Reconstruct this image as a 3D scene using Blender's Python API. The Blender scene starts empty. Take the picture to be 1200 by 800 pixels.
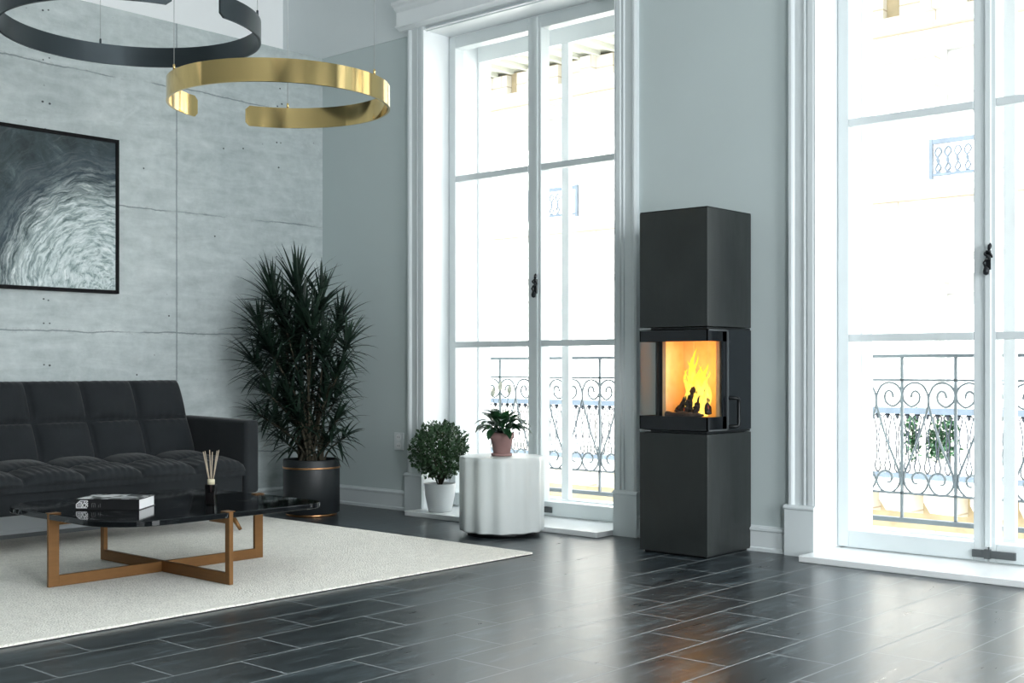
import bpy, math, random
from mathutils import Vector, Matrix
random.seed(7)
S = bpy.context.scene
COL = S.collection
PI = math.pi

# ------------------------------------------------------------------ camera, sky, sun, exposure
YAW = math.radians(41.596)              # the window wall runs along X, the concrete wall along Y
cam_d = bpy.data.cameras.new('camera')
cam_d.sensor_width = 36.0
cam_d.lens = 36.0 * 1425 / 1200
cam_d.shift_y = 30 / 1200
cam_d.clip_start = 0.05
cam_d.clip_end = 200
cam = bpy.data.objects.new('camera', cam_d)
COL.objects.link(cam)
cam.location = (0, 0, 1.0)
cam.rotation_euler = (PI / 2, 0, YAW)
S.camera = cam

SKY_STRENGTH = 4.0
SUN_STRENGTH = 20.0
SKY_COLOR = (0.90, 0.965, 1.0)
world = bpy.data.worlds.new('overcast_sky')
S.world = world
world.use_nodes = True
wn = world.node_tree.nodes
wl = world.node_tree.links
wn.clear()
w_out = wn.new('ShaderNodeOutputWorld')
w_bg = wn.new('ShaderNodeBackground')
w_tc = wn.new('ShaderNodeTexCoord')
w_sep = wn.new('ShaderNodeSeparateXYZ')
w_rmp = wn.new('ShaderNodeValToRGB')
w_rmp.color_ramp.elements[0].position = 0.0
w_rmp.color_ramp.elements[0].color = (0.42, 0.43, 0.42, 1)
w_rmp.color_ramp.elements[1].position = 0.12
w_rmp.color_ramp.elements[1].color = (*SKY_COLOR, 1)
wl.new(w_tc.outputs['Generated'], w_sep.inputs[0])
wl.new(w_sep.outputs['Z'], w_rmp.inputs[0])
wl.new(w_rmp.outputs[0], w_bg.inputs['Color'])
w_bg.inputs['Strength'].default_value = SKY_STRENGTH
wl.new(w_bg.outputs[0], w_out.inputs[0])

sun_d = bpy.data.lights.new('sun', 'SUN')
sun_d.energy = SUN_STRENGTH
sun_d.angle = math.radians(0.6)
sun_d.color = (0.95, 0.985, 1.0)
sun = bpy.data.objects.new('sun', sun_d)
COL.objects.link(sun)
sun.rotation_euler = Vector((0.35, 1.0, -1.15)).to_track_quat('-Z', 'Y').to_euler()
sun.location = (0, -10, 20)

S.view_settings.view_transform = 'Standard'
S.view_settings.look = 'None'
S.view_settings.exposure = 0.22
S.view_settings.gamma = 1.0
S.view_settings.use_curve_mapping = False
S.cycles.use_denoising = True
S.cycles.max_bounces = 14
S.cycles.diffuse_bounces = 6
S.cycles.transparent_max_bounces = 16
S.cycles.sample_clamp_indirect = 8.0
S.cycles.caustics_reflective = False
S.cycles.caustics_refractive = False


def area(name, loc, size, direction, energy, color=(0.93, 0.97, 1.0), portal=False):
    d = bpy.data.lights.new(name, 'AREA')
    d.shape = 'RECTANGLE'
    d.size, d.size_y = size
    d.energy = energy
    d.color = color
    d.cycles.is_portal = portal
    o = bpy.data.objects.new(name, d)
    COL.objects.link(o)
    o.location = loc
    o.rotation_euler = Vector(direction).to_track_quat('-Z', 'Y').to_euler()
    return o


# daylight of the two tall windows in the side wall to the right of the camera
SIDE_LIGHT = 170.0
area('side_window_daylight', (2.28, 3.9, 1.75), (1.3, 3.0), (-1, 0, 0), SIDE_LIGHT)
area('side_window_daylight', (2.28, 0.9, 1.75), (1.3, 3.0), (-1, 0, 0), SIDE_LIGHT)
for cx in (-5.165, -2.23, 0.705):
    area('window_portal', (cx, 6.62, 1.7), (1.75, 3.3), (0, -1, 0), 1.0, portal=True)


# ------------------------------------------------------------------ materials
class NT:
    def __init__(self, name):
        self.m = bpy.data.materials.new(name)
        self.m.use_nodes = True
        self.n = self.m.node_tree.nodes
        self.l = self.m.node_tree.links
        self.n.clear()
        self.out = self.n.new('ShaderNodeOutputMaterial')

    def new(self, t, **kw):
        nd = self.n.new(t)
        for k, v in kw.items():
            setattr(nd, k, v)
        return nd

    def link(self, a, b):
        self.l.new(a, b)

    def math(self, op, a, b=None, c=None, clamp=False):
        nd = self.new('ShaderNodeMath', operation=op)
        nd.use_clamp = clamp
        for i, v in enumerate((a, b, c)):
            if v is None:
                continue
            if isinstance(v, (int, float)):
                nd.inputs[i].default_value = v
            else:
                self.link(v, nd.inputs[i])
        return nd.outputs[0]

    def coords(self, scale=(1, 1, 1), loc=(0, 0, 0), rot=(0, 0, 0)):
        tc = self.new('ShaderNodeTexCoord')
        mp = self.new('ShaderNodeMapping')
        mp.inputs['Scale'].default_value = scale
        mp.inputs['Location'].default_value = loc
        mp.inputs['Rotation'].default_value = rot
        self.link(tc.outputs['Object'], mp.inputs[0])
        return mp.outputs[0]

    def noise(self, vec, scale, detail=4, rough=0.55, dist=0.0):
        nd = self.new('ShaderNodeTexNoise')
        nd.inputs['Scale'].default_value = scale
        nd.inputs['Detail'].default_value = detail
        nd.inputs['Roughness'].default_value = rough
        nd.inputs['Distortion'].default_value = dist
        if vec is not None:
            self.link(vec, nd.inputs['Vector'])
        return nd.outputs['Fac']

    def ramp(self, fac, stops):
        nd = self.new('ShaderNodeValToRGB')
        cr = nd.color_ramp
        while len(cr.elements) < len(stops):
            cr.elements.new(0.5)
        for e, (p, c) in zip(cr.elements, stops):
            e.position = p
            if isinstance(c, (int, float)):
                c = (c, c, c)
            e.color = (*c, 1)
        self.link(fac, nd.inputs[0])
        return nd.outputs[0]

    def mix(self, fac, a, b, blend='MIX'):
        nd = self.new('ShaderNodeMix', data_type='RGBA', blend_type=blend)
        if isinstance(fac, (int, float)):
            nd.inputs[0].default_value = fac
        else:
            self.link(fac, nd.inputs[0])
        for i, v in ((6, a), (7, b)):
            if isinstance(v, (tuple, list)):
                nd.inputs[i].default_value = (*v[:3], 1)
            else:
                self.link(v, nd.inputs[i])
        return nd.outputs[2]

    def bsdf(self, color, rough=0.5, metal=0.0, bump=None, bump_s=0.2, bump_d=0.01, spec=0.5, **kw):
        b = self.new('ShaderNodeBsdfPrincipled')
        if isinstance(color, (tuple, list)):
            b.inputs['Base Color'].default_value = (*color[:3], 1)
        else:
            self.link(color, b.inputs['Base Color'])
        if isinstance(rough, (int, float)):
            b.inputs['Roughness'].default_value = rough
        else:
            self.link(rough, b.inputs['Roughness'])
        b.inputs['Metallic'].default_value = metal
        b.inputs['Specular IOR Level'].default_value = spec
        for k, v in kw.items():
            b.inputs[k.replace('_', ' ')].default_value = v
        if bump is not None:
            bp = self.new('ShaderNodeBump')
            bp.inputs['Strength'].default_value = bump_s
            bp.inputs['Distance'].default_value = bump_d
            self.link(bump, bp.inputs['Height'])
            self.link(bp.outputs[0], b.inputs['Normal'])
        self.link(b.outputs[0], self.out.inputs[0])
        return b


def simple(name, color, rough=0.5, metal=0.0, var=0.06, scale=6.0, bump=0.0, bscale=60.0, spec=0.5, stretch=(1, 1, 1), **kw):
    t = NT(name)
    v = t.coords(stretch)
    n = t.noise(v, scale, 4)
    lo = tuple(c * (1 - var) for c in color)
    hi = tuple(min(1, c * (1 + var)) for c in color)
    c = t.ramp(n, [(0.3, lo), (0.7, hi)])
    bh = t.noise(v, bscale, 3) if bump > 0 else None
    t.bsdf(c, rough, metal, bh, bump, 0.01, spec, **kw)
    return t.m


M = {}
M['paint_wall'] = simple('wall_paint', (0.53, 0.60, 0.60), 0.75, var=0.015, scale=2, bump=0.03, bscale=250)
M['paint_trim'] = simple('trim_paint', (0.68, 0.73, 0.74), 0.45, var=0.01)
M['paint_white'] = simple('white_paint', (0.82, 0.85, 0.86), 0.35, var=0.01)
M['paint_sash'] = simple('sash_paint', (0.66, 0.71, 0.72), 0.35, var=0.01)
M['upper_wall'] = simple('upper_wall_paint', (0.96, 0.97, 0.97), 0.8, var=0.01)
M['paint_far_wall'] = simple('grey_wall_paint', (0.34, 0.37, 0.37), 0.8, var=0.01)
M['ceiling'] = simple('ceiling_paint', (0.80, 0.82, 0.82), 0.85, var=0.01)
M['marble_sill'] = simple('pale_stone_slab', (0.80, 0.82, 0.82), 0.25, var=0.04, scale=3)
M['black_metal'] = simple('black_metal', (0.012, 0.014, 0.015), 0.32, 0.6, var=0.1)
M['dark_iron'] = simple('dark_iron_fitting', (0.02, 0.022, 0.025), 0.35, 0.7, var=0.2, scale=30)
M['grey_metal'] = simple('grey_painted_metal', (0.11, 0.12, 0.125), 0.4, 0.5, var=0.1)
M['bronze'] = simple('brushed_bronze', (0.20, 0.095, 0.030), 0.42, 0.5, var=0.08, scale=8, stretch=(1, 1, 8), bump=0.02, bscale=90)
M['gold'] = simple('polished_brass', (0.86, 0.62, 0.27), 0.09, 1.0, var=0.02)
M['dark_ring'] = simple('anthracite_ring_metal', (0.055, 0.068, 0.075), 0.3, 0.85, var=0.03)
M['steel'] = simple('bare_steel', (0.5, 0.5, 0.5), 0.25, 1.0, var=0.05)
M['wire'] = simple('suspension_wire', (0.5, 0.52, 0.52), 0.4, 0.6, var=0.02)
M['copper'] = simple('copper_band', (0.55, 0.28, 0.13), 0.3, 1.0, var=0.05)
M['planter'] = simple('matte_charcoal_planter', (0.010, 0.013, 0.015), 0.5, 0.0, var=0.1, scale=12)
M['soil'] = simple('potting_soil', (0.02, 0.014, 0.01), 0.95, var=0.5, scale=60, bump=0.8, bscale=90)
M['white_pot'] = simple('white_ceramic', (0.78, 0.80, 0.81), 0.3, var=0.01)
M['pink_pot'] = simple('dusty_pink_clay', (0.30, 0.175, 0.165), 0.7, var=0.07, scale=10, bump=0.05)
M['table_white'] = simple('white_lacquer_table', (0.62, 0.66, 0.65), 0.4, var=0.03, scale=3)
M['cane'] = simple('plant_cane', (0.045, 0.040, 0.024), 0.8, var=0.35, scale=40, bump=0.4, bscale=70)
M['spathe'] = simple('pale_spathe', (0.62, 0.66, 0.55), 0.5, var=0.08, scale=40)
M['rail'] = simple('railing_paint', (0.20, 0.23, 0.25), 0.5, 0.2, var=0.08)
M['far_rail'] = simple('blue_grey_cast_iron', (0.060, 0.082, 0.105), 0.6, 0.0, var=0.15)
M['paper'] = simple('book_paper', (0.80, 0.81, 0.82), 0.7, var=0.03, scale=2, stretch=(1, 1, 150))
M['frame_black'] = simple('matte_black_frame', (0.004, 0.004, 0.005), 0.7, var=0.1, spec=0.2)
M['book_black'] = simple('black_book_cloth', (0.005, 0.005, 0.006), 0.45, var=0.1)
M['ink_white'] = simple('white_print', (0.75, 0.75, 0.75), 0.6, var=0.02)
M['ink_grey'] = simple('grey_print', (0.10, 0.10, 0.10), 0.6, var=0.02)
M['reed'] = simple('rattan_reed', (0.50, 0.41, 0.31), 0.8, var=0.12, scale=60, stretch=(1, 1, .2))
M['collar'] = simple('cream_collar', (0.66, 0.60, 0.42), 0.5, var=0.05)
M['socket'] = simple('socket_plastic', (0.70, 0.74, 0.75), 0.3, var=0.01)
M['bark'] = simple('charred_bark', (0.018, 0.011, 0.009), 0.9, var=0.6, scale=30, bump=1.0, bscale=45)
M['ochre_shade'] = simple('stone_painted_shade', (0.54, 0.45, 0.30), 0.9, var=0.2, scale=3)  # warm shade below eave and balcony slab, painted as stone colour
M['far_spindle'] = simple('dark_blue_grey_spindle', (0.015, 0.022, 0.032), 0.6, var=0.1)
M['street'] = simple('street_asphalt', (0.35, 0.34, 0.32), 0.9, var=0.1)
M['far_frame'] = simple('far_window_paint', (0.80, 0.80, 0.78), 0.5, var=0.02)
M['curtain'] = simple('far_window_blind', (0.85, 0.85, 0.83), 0.9, var=0.03, stretch=(8, 1, 1))


def leaf_mat(name, dark, light, rough=0.42):
    t = NT(name)
    v = t.coords()
    n = t.noise(v, 9, 4)
    c = t.ramp(n, [(0.3, dark), (0.72, light)])
    b = t.bsdf(c, rough, 0, None)
    tr = t.new('ShaderNodeBsdfTranslucent')
    t.link(c, tr.inputs[0])
    mx = t.new('ShaderNodeMixShader')
    mx.inputs[0].default_value = 0.22
    t.link(b.outputs[0], mx.inputs[1])
    t.link(tr.outputs[0], mx.inputs[2])
    t.link(mx.outputs[0], t.out.inputs[0])
    return t.m


M['leaf_dracaena'] = leaf_mat('dracaena_leaf', (0.007, 0.018, 0.013), (0.024, 0.052, 0.032))
M['leaf_box'] = leaf_mat('boxwood_leaf', (0.012, 0.035, 0.014), (0.045, 0.11, 0.04))
M['leaf_lily'] = leaf_mat('lily_leaf', (0.008, 0.035, 0.015), (0.025, 0.085, 0.03), 0.3)
M['leaf_far'] = leaf_mat('balcony_shrub_leaf', (0.01, 0.05, 0.02), (0.05, 0.14, 0.06))


def glass(name, tint=(1, 1, 1), rough=0.0, ior=1.45):
    t = NT(name)
    fr = t.new('ShaderNodeFresnel')
    fr.inputs[0].default_value = ior
    v = t.coords()
    n = t.noise(v, 1.5, 2)
    tc = t.ramp(n, [(0, tuple(c * .985 for c in tint)), (1, tint)])
    tr = t.new('ShaderNodeBsdfTransparent')
    t.link(tc, tr.inputs[0])
    gl = t.new('ShaderNodeBsdfGlossy')
    gl.inputs['Roughness'].default_value = rough
    mx = t.new('ShaderNodeMixShader')
    geo = t.new('ShaderNodeNewGeometry')
    front = t.math('SUBTRACT', 1.0, geo.outputs['Backfacing'])
    t.link(t.math('MULTIPLY', fr.outputs[0], front), mx.inputs[0])
    t.link(tr.outputs[0], mx.inputs[1])
    t.link(gl.outputs[0], mx.inputs[2])
    t.link(mx.outputs[0], t.out.inputs[0])
    return t.m


M['glass'] = glass('window_glass')
M['stove_glass'] = glass('stove_glass', (0.99, 0.985, 0.98))
M['bottle'] = glass('smoked_bottle_glass', (0.20, 0.17, 0.20), 0.03, 1.5)
M['oil'] = simple('diffuser_oil', (0.03, 0.018, 0.02), 0.15, var=0.1)


def m_floor():
    t = NT('dark_plank_tile')
    tc = t.new('ShaderNodeTexCoord')
    sp = t.new('ShaderNodeSeparateXYZ')
    t.link(tc.outputs['Object'], sp.inputs[0])
    bx = t.math('SUBTRACT', sp.outputs['Y'], 2.479)
    by = t.math('ADD', sp.outputs['X'], 3.69)
    cb = t.new('ShaderNodeCombineXYZ')
    t.link(bx, cb.inputs[0])
    t.link(by, cb.inputs[1])
    br = t.new('ShaderNodeTexBrick')
    br.offset = 0.5
    br.offset_frequency = 2
    br.inputs['Scale'].default_value = 1.0
    br.inputs['Brick Width'].default_value = 0.5185
    br.inputs['Row Height'].default_value = 0.256
    br.inputs['Mortar Size'].default_value = 0.0036
    br.inputs['Mortar Smooth'].default_value = 0.2
    br.inputs['Color1'].default_value = (0, 0, 0, 1)
    br.inputs['Color2'].default_value = (1, 1, 1, 1)
    br.inputs['Mortar'].default_value = (0.5, 0.5, 0.5, 1)
    t.link(cb.outputs[0], br.inputs['Vector'])
    # streaks along each plank, shifted per plank
    off = t.new('ShaderNodeVectorMath', operation='MULTIPLY_ADD')
    t.link(br.outputs['Color'], off.inputs[0])
    off.inputs[1].default_value = (7.3, 11.1, 5.2)
    t.link(cb.outputs[0], off.inputs[2])
    mp = t.new('ShaderNodeMapping')
    mp.inputs['Scale'].default_value = (1.6, 11, 1)
    t.link(off.outputs[0], mp.inputs[0])
    n1 = t.noise(mp.outputs[0], 1.7, 8, 0.62, 0.9)
    c1 = t.ramp(n1, [(0.30, (0.006, 0.009, 0.012)), (0.5, (0.020, 0.027, 0.032)), (0.62, (0.045, 0.060, 0.068)), (0.76, (0.150, 0.180, 0.192))])
    tint = t.ramp(br.outputs['Color'], [(0, 0.75), (1, 1.2)])
    c2 = t.mix(1.0, c1, tint, 'MULTIPLY')
    c3 = t.mix(br.outputs['Fac'], c2, (0.26, 0.28, 0.29))
    r1 = t.ramp(n1, [(0.3, 0.27), (0.7, 0.33)])
    r2 = t.mix(br.outputs['Fac'], r1, (0.6, 0.6, 0.6))
    h = t.math('SUBTRACT', 1.0, br.outputs['Fac'])
    t.bsdf(c3, r2, 0, h, 0.15, 0.002, 0.38)
    return t.m


def m_concrete():
    t = NT('board_marked_concrete')
    tc = t.new('ShaderNodeTexCoord')
    sp = t.new('ShaderNodeSeparateXYZ')
    t.link(tc.outputs['Object'], sp.inputs[0])
    v = tc.outputs['Object']
    big = t.noise(v, 0.9, 6, 0.6)
    mpv = t.new('ShaderNodeMapping')
    mpv.inputs['Scale'].default_value = (1, 2.2, 9)
    t.link(v, mpv.inputs[0])
    streak = t.noise(mpv.outputs[0], 1.4, 7, 0.65, 0.4)
    fine = t.noise(v, 14, 6, 0.7)
    c = t.ramp(big, [(0.3, (0.36, 0.42, 0.42)), (0.55, (0.47, 0.53, 0.53)), (0.8, (0.55, 0.60, 0.60))])
    c = t.mix(0.55, c, t.ramp(streak, [(0.32, (0.33, 0.37, 0.375)), (0.5, (0.48, 0.535, 0.535)), (0.68, (0.66, 0.70, 0.70))]))
    c = t.mix(0.25, c, t.ramp(fine, [(0.3, (0.28, 0.32, 0.33)), (0.7, (0.66, 0.71, 0.71))]))
    # pale stain patches
    st = t.noise(v, 3.2, 5, 0.7, 1.0)
    c = t.mix(t.ramp(st, [(0.60, 0.0), (0.72, 0.35)]), c, (0.70, 0.74, 0.74))
    # joints: horizontal pours every 0.82 m with a wandering line, vertical joint every 2.66 m
    wob = t.math('MULTIPLY', t.math('SUBTRACT', t.noise(v, 1.6, 9, 0.68), 0.5), 0.075)
    zz = t.math('ADD', sp.outputs['Z'], wob)
    zf = t.math('PINGPONG', t.math('SUBTRACT', zz, 0.403), 0.41)
    gate = t.ramp(t.noise(v, 2.3, 3, 0.6), [(0.36, 0.0), (0.5, 1.0)])
    lz = t.math('MULTIPLY', t.math('LESS_THAN', zf, 0.0045), gate)
    yw = t.math('ADD', sp.outputs['Y'], t.math('MULTIPLY', wob, 0.10))
    yf = t.math('PINGPONG', t.math('SUBTRACT', yw, 4.598), 1.33)
    ly = t.math('LESS_THAN', yf, 0.0045)
    line = t.math('MAXIMUM', lz, ly)
    crumb = t.ramp(t.noise(v, 26, 4, 0.7), [(0.52, 0.0), (0.58, 1.0)])
    near = t.math('MAXIMUM', t.math('LESS_THAN', zf, 0.016), t.math('LESS_THAN', yf, 0.012))
    soft = t.math('MULTIPLY', t.math('MULTIPLY', near, crumb), 0.45)
    c = t.mix(soft, c, (0.36, 0.39, 0.40))
    c = t.mix(t.math('MULTIPLY', line, 0.75), c, (0.16, 0.19, 0.20))
    # small air pits
    vo = t.new('ShaderNodeTexVoronoi')
    vo.inputs['Scale'].default_value = 9
    vo.inputs['Randomness'].default_value = 1.0
    t.link(v, vo.inputs['Vector'])
    pit = t.math('MULTIPLY', t.math('LESS_THAN', vo.outputs['Distance'], 0.055), t.ramp(fine, [(0.5, 0.0), (0.56, 1.0)]))
    c = t.mix(t.math('MULTIPLY', pit, 0.6), c, (0.2, 0.22, 0.22))
    h = t.math('SUBTRACT', t.math('ADD', t.math('MULTIPLY', streak, 0.5), t.math('MULTIPLY', fine, 0.4)), t.math('MULTIPLY', line, 0.8))
    t.bsdf(c, 0.62, 0, h, 0.28, 0.012, 0.4)
    return t.m


def m_rug():
    t = NT('loop_pile_wool')
    v = t.coords()
    vo = t.new('ShaderNodeTexVoronoi')
    vo.inputs['Scale'].default_value = 115
    t.link(v, vo.inputs['Vector'])
    n = t.noise(v, 30, 4, 0.6)
    nb = t.noise(v, 2.2, 3)
    c = t.ramp(vo.outputs['Distance'], [(0.0, (0.97, 0.94, 0.85)), (0.5, (0.86, 0.83, 0.745)), (0.9, (0.55, 0.53, 0.47))])
    c = t.mix(0.35, c, t.ramp(n, [(0.38, (0.66, 0.64, 0.57)), (0.62, (0.97, 0.945, 0.86))]))
    c = t.mix(0.12, c, t.ramp(nb, [(0.35, (0.5, 0.49, 0.44)), (0.65, (0.95, 0.93, 0.86))]))
    h = t.math('SUBTRACT', 1.0, vo.outputs['Distance'])
    t.bsdf(c, 0.95, 0, h, 0.6, 0.006, 0.1, Sheen_Weight=0.2)
    return t.m


def m_fabric():
    t = NT('charcoal_upholstery')
    v = t.coords()
    n = t.noise(v, 5, 4)
    w = t.noise(v, 420, 2, 0.6)
    c = t.ramp(n, [(0.3, (0.009, 0.0115, 0.014)), (0.7, (0.016, 0.019, 0.022))])
    c = t.mix(0.35, c, t.ramp(w, [(0.35, (0.007, 0.009, 0.010)), (0.65, (0.028, 0.033, 0.037))]))
    t.bsdf(c, 0.85, 0, w, 0.35, 0.002, 0.25, Sheen_Weight=0.12, Sheen_Roughness=0.4)
    return t.m


def m_marble():
    t = NT('black_marble')
    v = t.coords()
    n = t.noise(v, 1.6, 6, 0.6, 1.2)
    ve = t.math('ABSOLUTE', t.math('SUBTRACT', n, 0.5))
    vein = t.ramp(ve, [(0.0, 0.9), (0.004, 0.2), (0.009, 0.0)])
    n2 = t.noise(t.coords((1, 1, 1), (3, 7, 1)), 1.1, 5, 0.5, 0.8)
    ve2 = t.math('ABSOLUTE', t.math('SUBTRACT', n2, 0.52))
    vein2 = t.ramp(ve2, [(0.0, 0.9), (0.004, 0.2), (0.009, 0.0)])
    g = t.ramp(t.noise(v, 3, 3), [(0.45, 0.0), (0.6, 1.0)])
    f = t.math('MULTIPLY', t.math('MAXIMUM', vein, vein2), g)
    c = t.mix(f, (0.004, 0.005, 0.006), (0.28, 0.30, 0.31))
    t.bsdf(c, 0.06, 0, None, spec=0.3)
    return t.m


def m_stove():
    t = NT('waxed_black_steel')
    v = t.coords()
    n = t.noise(v, 3.2, 6, 0.65, 0.6)
    m2 = t.new('ShaderNodeMapping')
    m2.inputs['Scale'].default_value = (6, 6, 0.9)
    t.link(v, m2.inputs[0])
    n2 = t.noise(m2.outputs[0], 2.5, 6, 0.6, 0.3)
    c = t.ramp(n, [(0.3, (0.010, 0.013, 0.013)), (0.7, (0.022, 0.027, 0.026))])
    r = t.ramp(t.math('ADD', t.math('MULTIPLY', n, 0.5), t.math('MULTIPLY', n2, 0.5)), [(0.38, 0.34), (0.62, 0.56)])
    b = t.bsdf(c, r, 0.25, None, 0.08, 0.01, 0.85)
    return t.m


def m_art():
    t = NT('abstract_wave_canvas')
    tc = t.new('ShaderNodeTexCoord')
    sp = t.new('ShaderNodeSeparateXYZ')
    t.link(tc.outputs['Object'], sp.inputs[0])
    Y, Zc = sp.outputs['Y'], sp.outputs['Z']       # local: y 0..1.4 to the right, z 0..0.98 up
    nv = t.noise(tc.outputs['Object'], 2.5, 5, 0.6)
    yy = t.math('SUBTRACT', Y, 1.28)
    zz = t.math('ADD', Zc, 0.02)
    rad = t.math('SQRT', t.math('ADD', t.math('MULTIPLY', yy, yy), t.math('MULTIPLY', t.math('MULTIPLY', zz, zz), 0.95)))
    ang = t.math('ARCTAN2', zz, t.math('MULTIPLY', yy, -1.0))
    rr = t.math('ADD', rad, t.math('MULTIPLY', t.math('SUBTRACT', nv, 0.5), 0.16))
    cb = t.new('ShaderNodeCombineXYZ')
    t.link(t.math('MULTIPLY', rr, 44.0), cb.inputs[0])
    t.link(t.math('MULTIPLY', ang, 4.0), cb.inputs[1])
    streak = t.noise(cb.outputs[0], 1.0, 8, 0.68, 0.7)
    body = t.ramp(rr, [(0.34, 1.0), (0.55, 0.80), (0.64, 0.42), (0.74, 0.10), (0.90, -0.0)])
    amp = t.ramp(rr, [(0.45, 1.0), (0.66, 1.0), (0.80, 0.10)])
    f = t.math('ADD', body, t.math('MULTIPLY', t.math('SUBTRACT', streak, 0.50), t.math('MULTIPLY', amp, 2.6)), clamp=True)
    dark = t.ramp(t.noise(tc.outputs['Object'], 7, 7, 0.7, 0.5), [(0.35, (0.012, 0.024, 0.028)), (0.55, (0.030, 0.050, 0.056)), (0.72, (0.10, 0.14, 0.145))])
    blue = t.math('MULTIPLY', t.ramp(rr, [(0.62, 0.0), (0.75, 1.0), (0.95, 0.0)]), 0.5)
    dark = t.mix(t.math('MULTIPLY', blue, 0.6), dark, (0.02, 0.045, 0.08))
    light = t.ramp(streak, [(0.3, (0.20, 0.30, 0.30)), (0.52, (0.52, 0.60, 0.60)), (0.7, (0.80, 0.84, 0.84))])
    c = t.mix(f, dark, light)
    spl = t.noise(tc.outputs['Object'], 28, 4, 0.7)
    c = t.mix(t.math('MULTIPLY', t.ramp(spl, [(0.62, 0.0), (0.68, 1.0)]), t.math('MULTIPLY', body, 0.6)), c, (0.06, 0.09, 0.09))
    t.bsdf(c, 0.55, 0, streak, 0.2, 0.004, 0.4)
    return t.m


def m_liner():
    t = NT('vermiculite_liner')
    v = t.coords()
    n = t.noise(v, 18, 4)
    c = t.ramp(n, [(0.3, (0.66, 0.45, 0.24)), (0.7, (0.78, 0.56, 0.32))])
    t.bsdf(c, 0.85, 0, n, 0.2, 0.004, 0.2)
    return t.m


def m_facade():
    t = NT('rusticated_limestone')
    tc = t.new('ShaderNodeTexCoord')
    sp = t.new('ShaderNodeSeparateXYZ')
    t.link(tc.outputs['Object'], sp.inputs[0])
    cb = t.new('ShaderNodeCombineXYZ')
    t.link(sp.outputs['X'], cb.inputs[0])
    t.link(sp.outputs['Z'], cb.inputs[1])
    br = t.new('ShaderNodeTexBrick')
    br.inputs['Scale'].default_value = 1.0
    br.inputs['Brick Width'].default_value = 1.15
    br.inputs['Row Height'].default_value = 0.42
    br.inputs['Mortar Size'].default_value = 0.012
    br.inputs['Color1'].default_value = (0.82, 0.79, 0.73, 1)
    br.inputs['Color2'].default_value = (0.86, 0.84, 0.79, 1)
    br.inputs['Mortar'].default_value = (0.45, 0.37, 0.27, 1)
    t.link(cb.outputs[0], br.inputs['Vector'])
    n = t.noise(tc.outputs['Object'], 3, 6, 0.6)
    c = t.mix(0.3, br.outputs['Color'], t.ramp(n, [(0.3, (0.68, 0.62, 0.51)), (0.7, (0.90, 0.88, 0.84))]))
    h = t.math('SUBTRACT', 1.0, br.outputs['Fac'])
    t.bsdf(c, 0.9, 0, h, 0.5, 0.03, 0.2)
    return t.m


def m_fire():
    t = NT('flame')
    v = t.coords()
    tc = t.new('ShaderNodeTexCoord')
    sp = t.new('ShaderNodeSeparateXYZ')
    t.link(tc.outputs['Object'], sp.inputs[0])
    mp = t.new('ShaderNodeMapping')
    mp.inputs['Scale'].default_value = (26, 26, 11)
    t.link(tc.outputs['Object'], mp.inputs[0])
    n = t.noise(mp.outputs[0], 1.0, 4, 0.55, 1.2)
    lw = t.new('ShaderNodeLayerWeight')
    lw.inputs[0].default_value = 0.35
    c = t.ramp(t.math('ADD', t.math('MULTIPLY', n, 0.55), t.math('MULTIPLY', sp.outputs['Z'], 1.0)),
               [(0.16, (1.0, 0.36, 0.03)), (0.34, (1.0, 0.74, 0.12)), (0.50, (1.0, 0.60, 0.04)), (0.72, (1.0, 0.42, 0.02))])
    em = t.new('ShaderNodeEmission')
    em.inputs['Strength'].default_value = 2.0
    t.link(c, em.inputs['Color'])
    tr = t.new('ShaderNodeBsdfTransparent')
    a = t.math('SUBTRACT', t.ramp(n, [(0.36, 0.0), (0.52, 1.0)]), t.math('MULTIPLY', lw.outputs['Facing'], 0.9), clamp=True)
    mx = t.new('ShaderNodeMixShader')
    t.link(a, mx.inputs[0])
    t.link(tr.outputs[0], mx.inputs[1])
    t.link(em.outputs[0], mx.inputs[2])
    t.link(mx.outputs[0], t.out.inputs[0])
    return t.m


def m_ember():
    t = NT('glowing_charred_log')
    v = t.coords()
    n = t.noise(v, 16, 5, 0.65, 0.8)
    b = t.bsdf((0.012, 0.008, 0.007), 0.9, 0, n, 0.9, 0.02, 0.2)
    c = t.ramp(n, [(0.56, (0, 0, 0)), (0.63, (0.9, 0.09, 0.01)), (0.72, (1.0, 0.35, 0.04))])
    t.link(c, b.inputs['Emission Color'])
    b.inputs['Emission Strength'].default_value = 1.1
    return t.m


def m_cover():
    t = NT('swirled_cover_print')
    v = t.coords((1, 1, 1))
    n = t.noise(v, 7, 1, 0.4, 1.5)
    w = t.math('ADD', t.math('MULTIPLY', t.math('SINE', t.math('MULTIPLY', n, 22)), .5), .5)
    c = t.ramp(w, [(0.35, (0.01, 0.01, 0.01)), (0.5, (0.78, 0.78, 0.78))])
    t.bsdf(c, 0.3)
    return t.m


M['floor'] = m_floor()
M['concrete'] = m_concrete()
M['rug'] = m_rug()
M['fabric'] = m_fabric()
M['marble'] = m_marble()
M['stove'] = m_stove()
M['art'] = m_art()
M['liner'] = m_liner()
M['facade'] = m_facade()
M['fire'] = m_fire()
M['ember'] = m_ember()
M['cover'] = m_cover()
M['print'] = simple('black_glass_print', (0.006, 0.007, 0.009), 0.12, 0.0, var=0.1)
M['stove_side'] = simple('anthracite_body_metal', (0.02, 0.025, 0.03), 0.4, 0.5, var=0.1)
M['eave'] = simple('painted_eave_boards', (0.60, 0.62, 0.56), 0.7, var=0.03)

# ------------------------------------------------------------------ mesh building
BASE = {}


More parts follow.
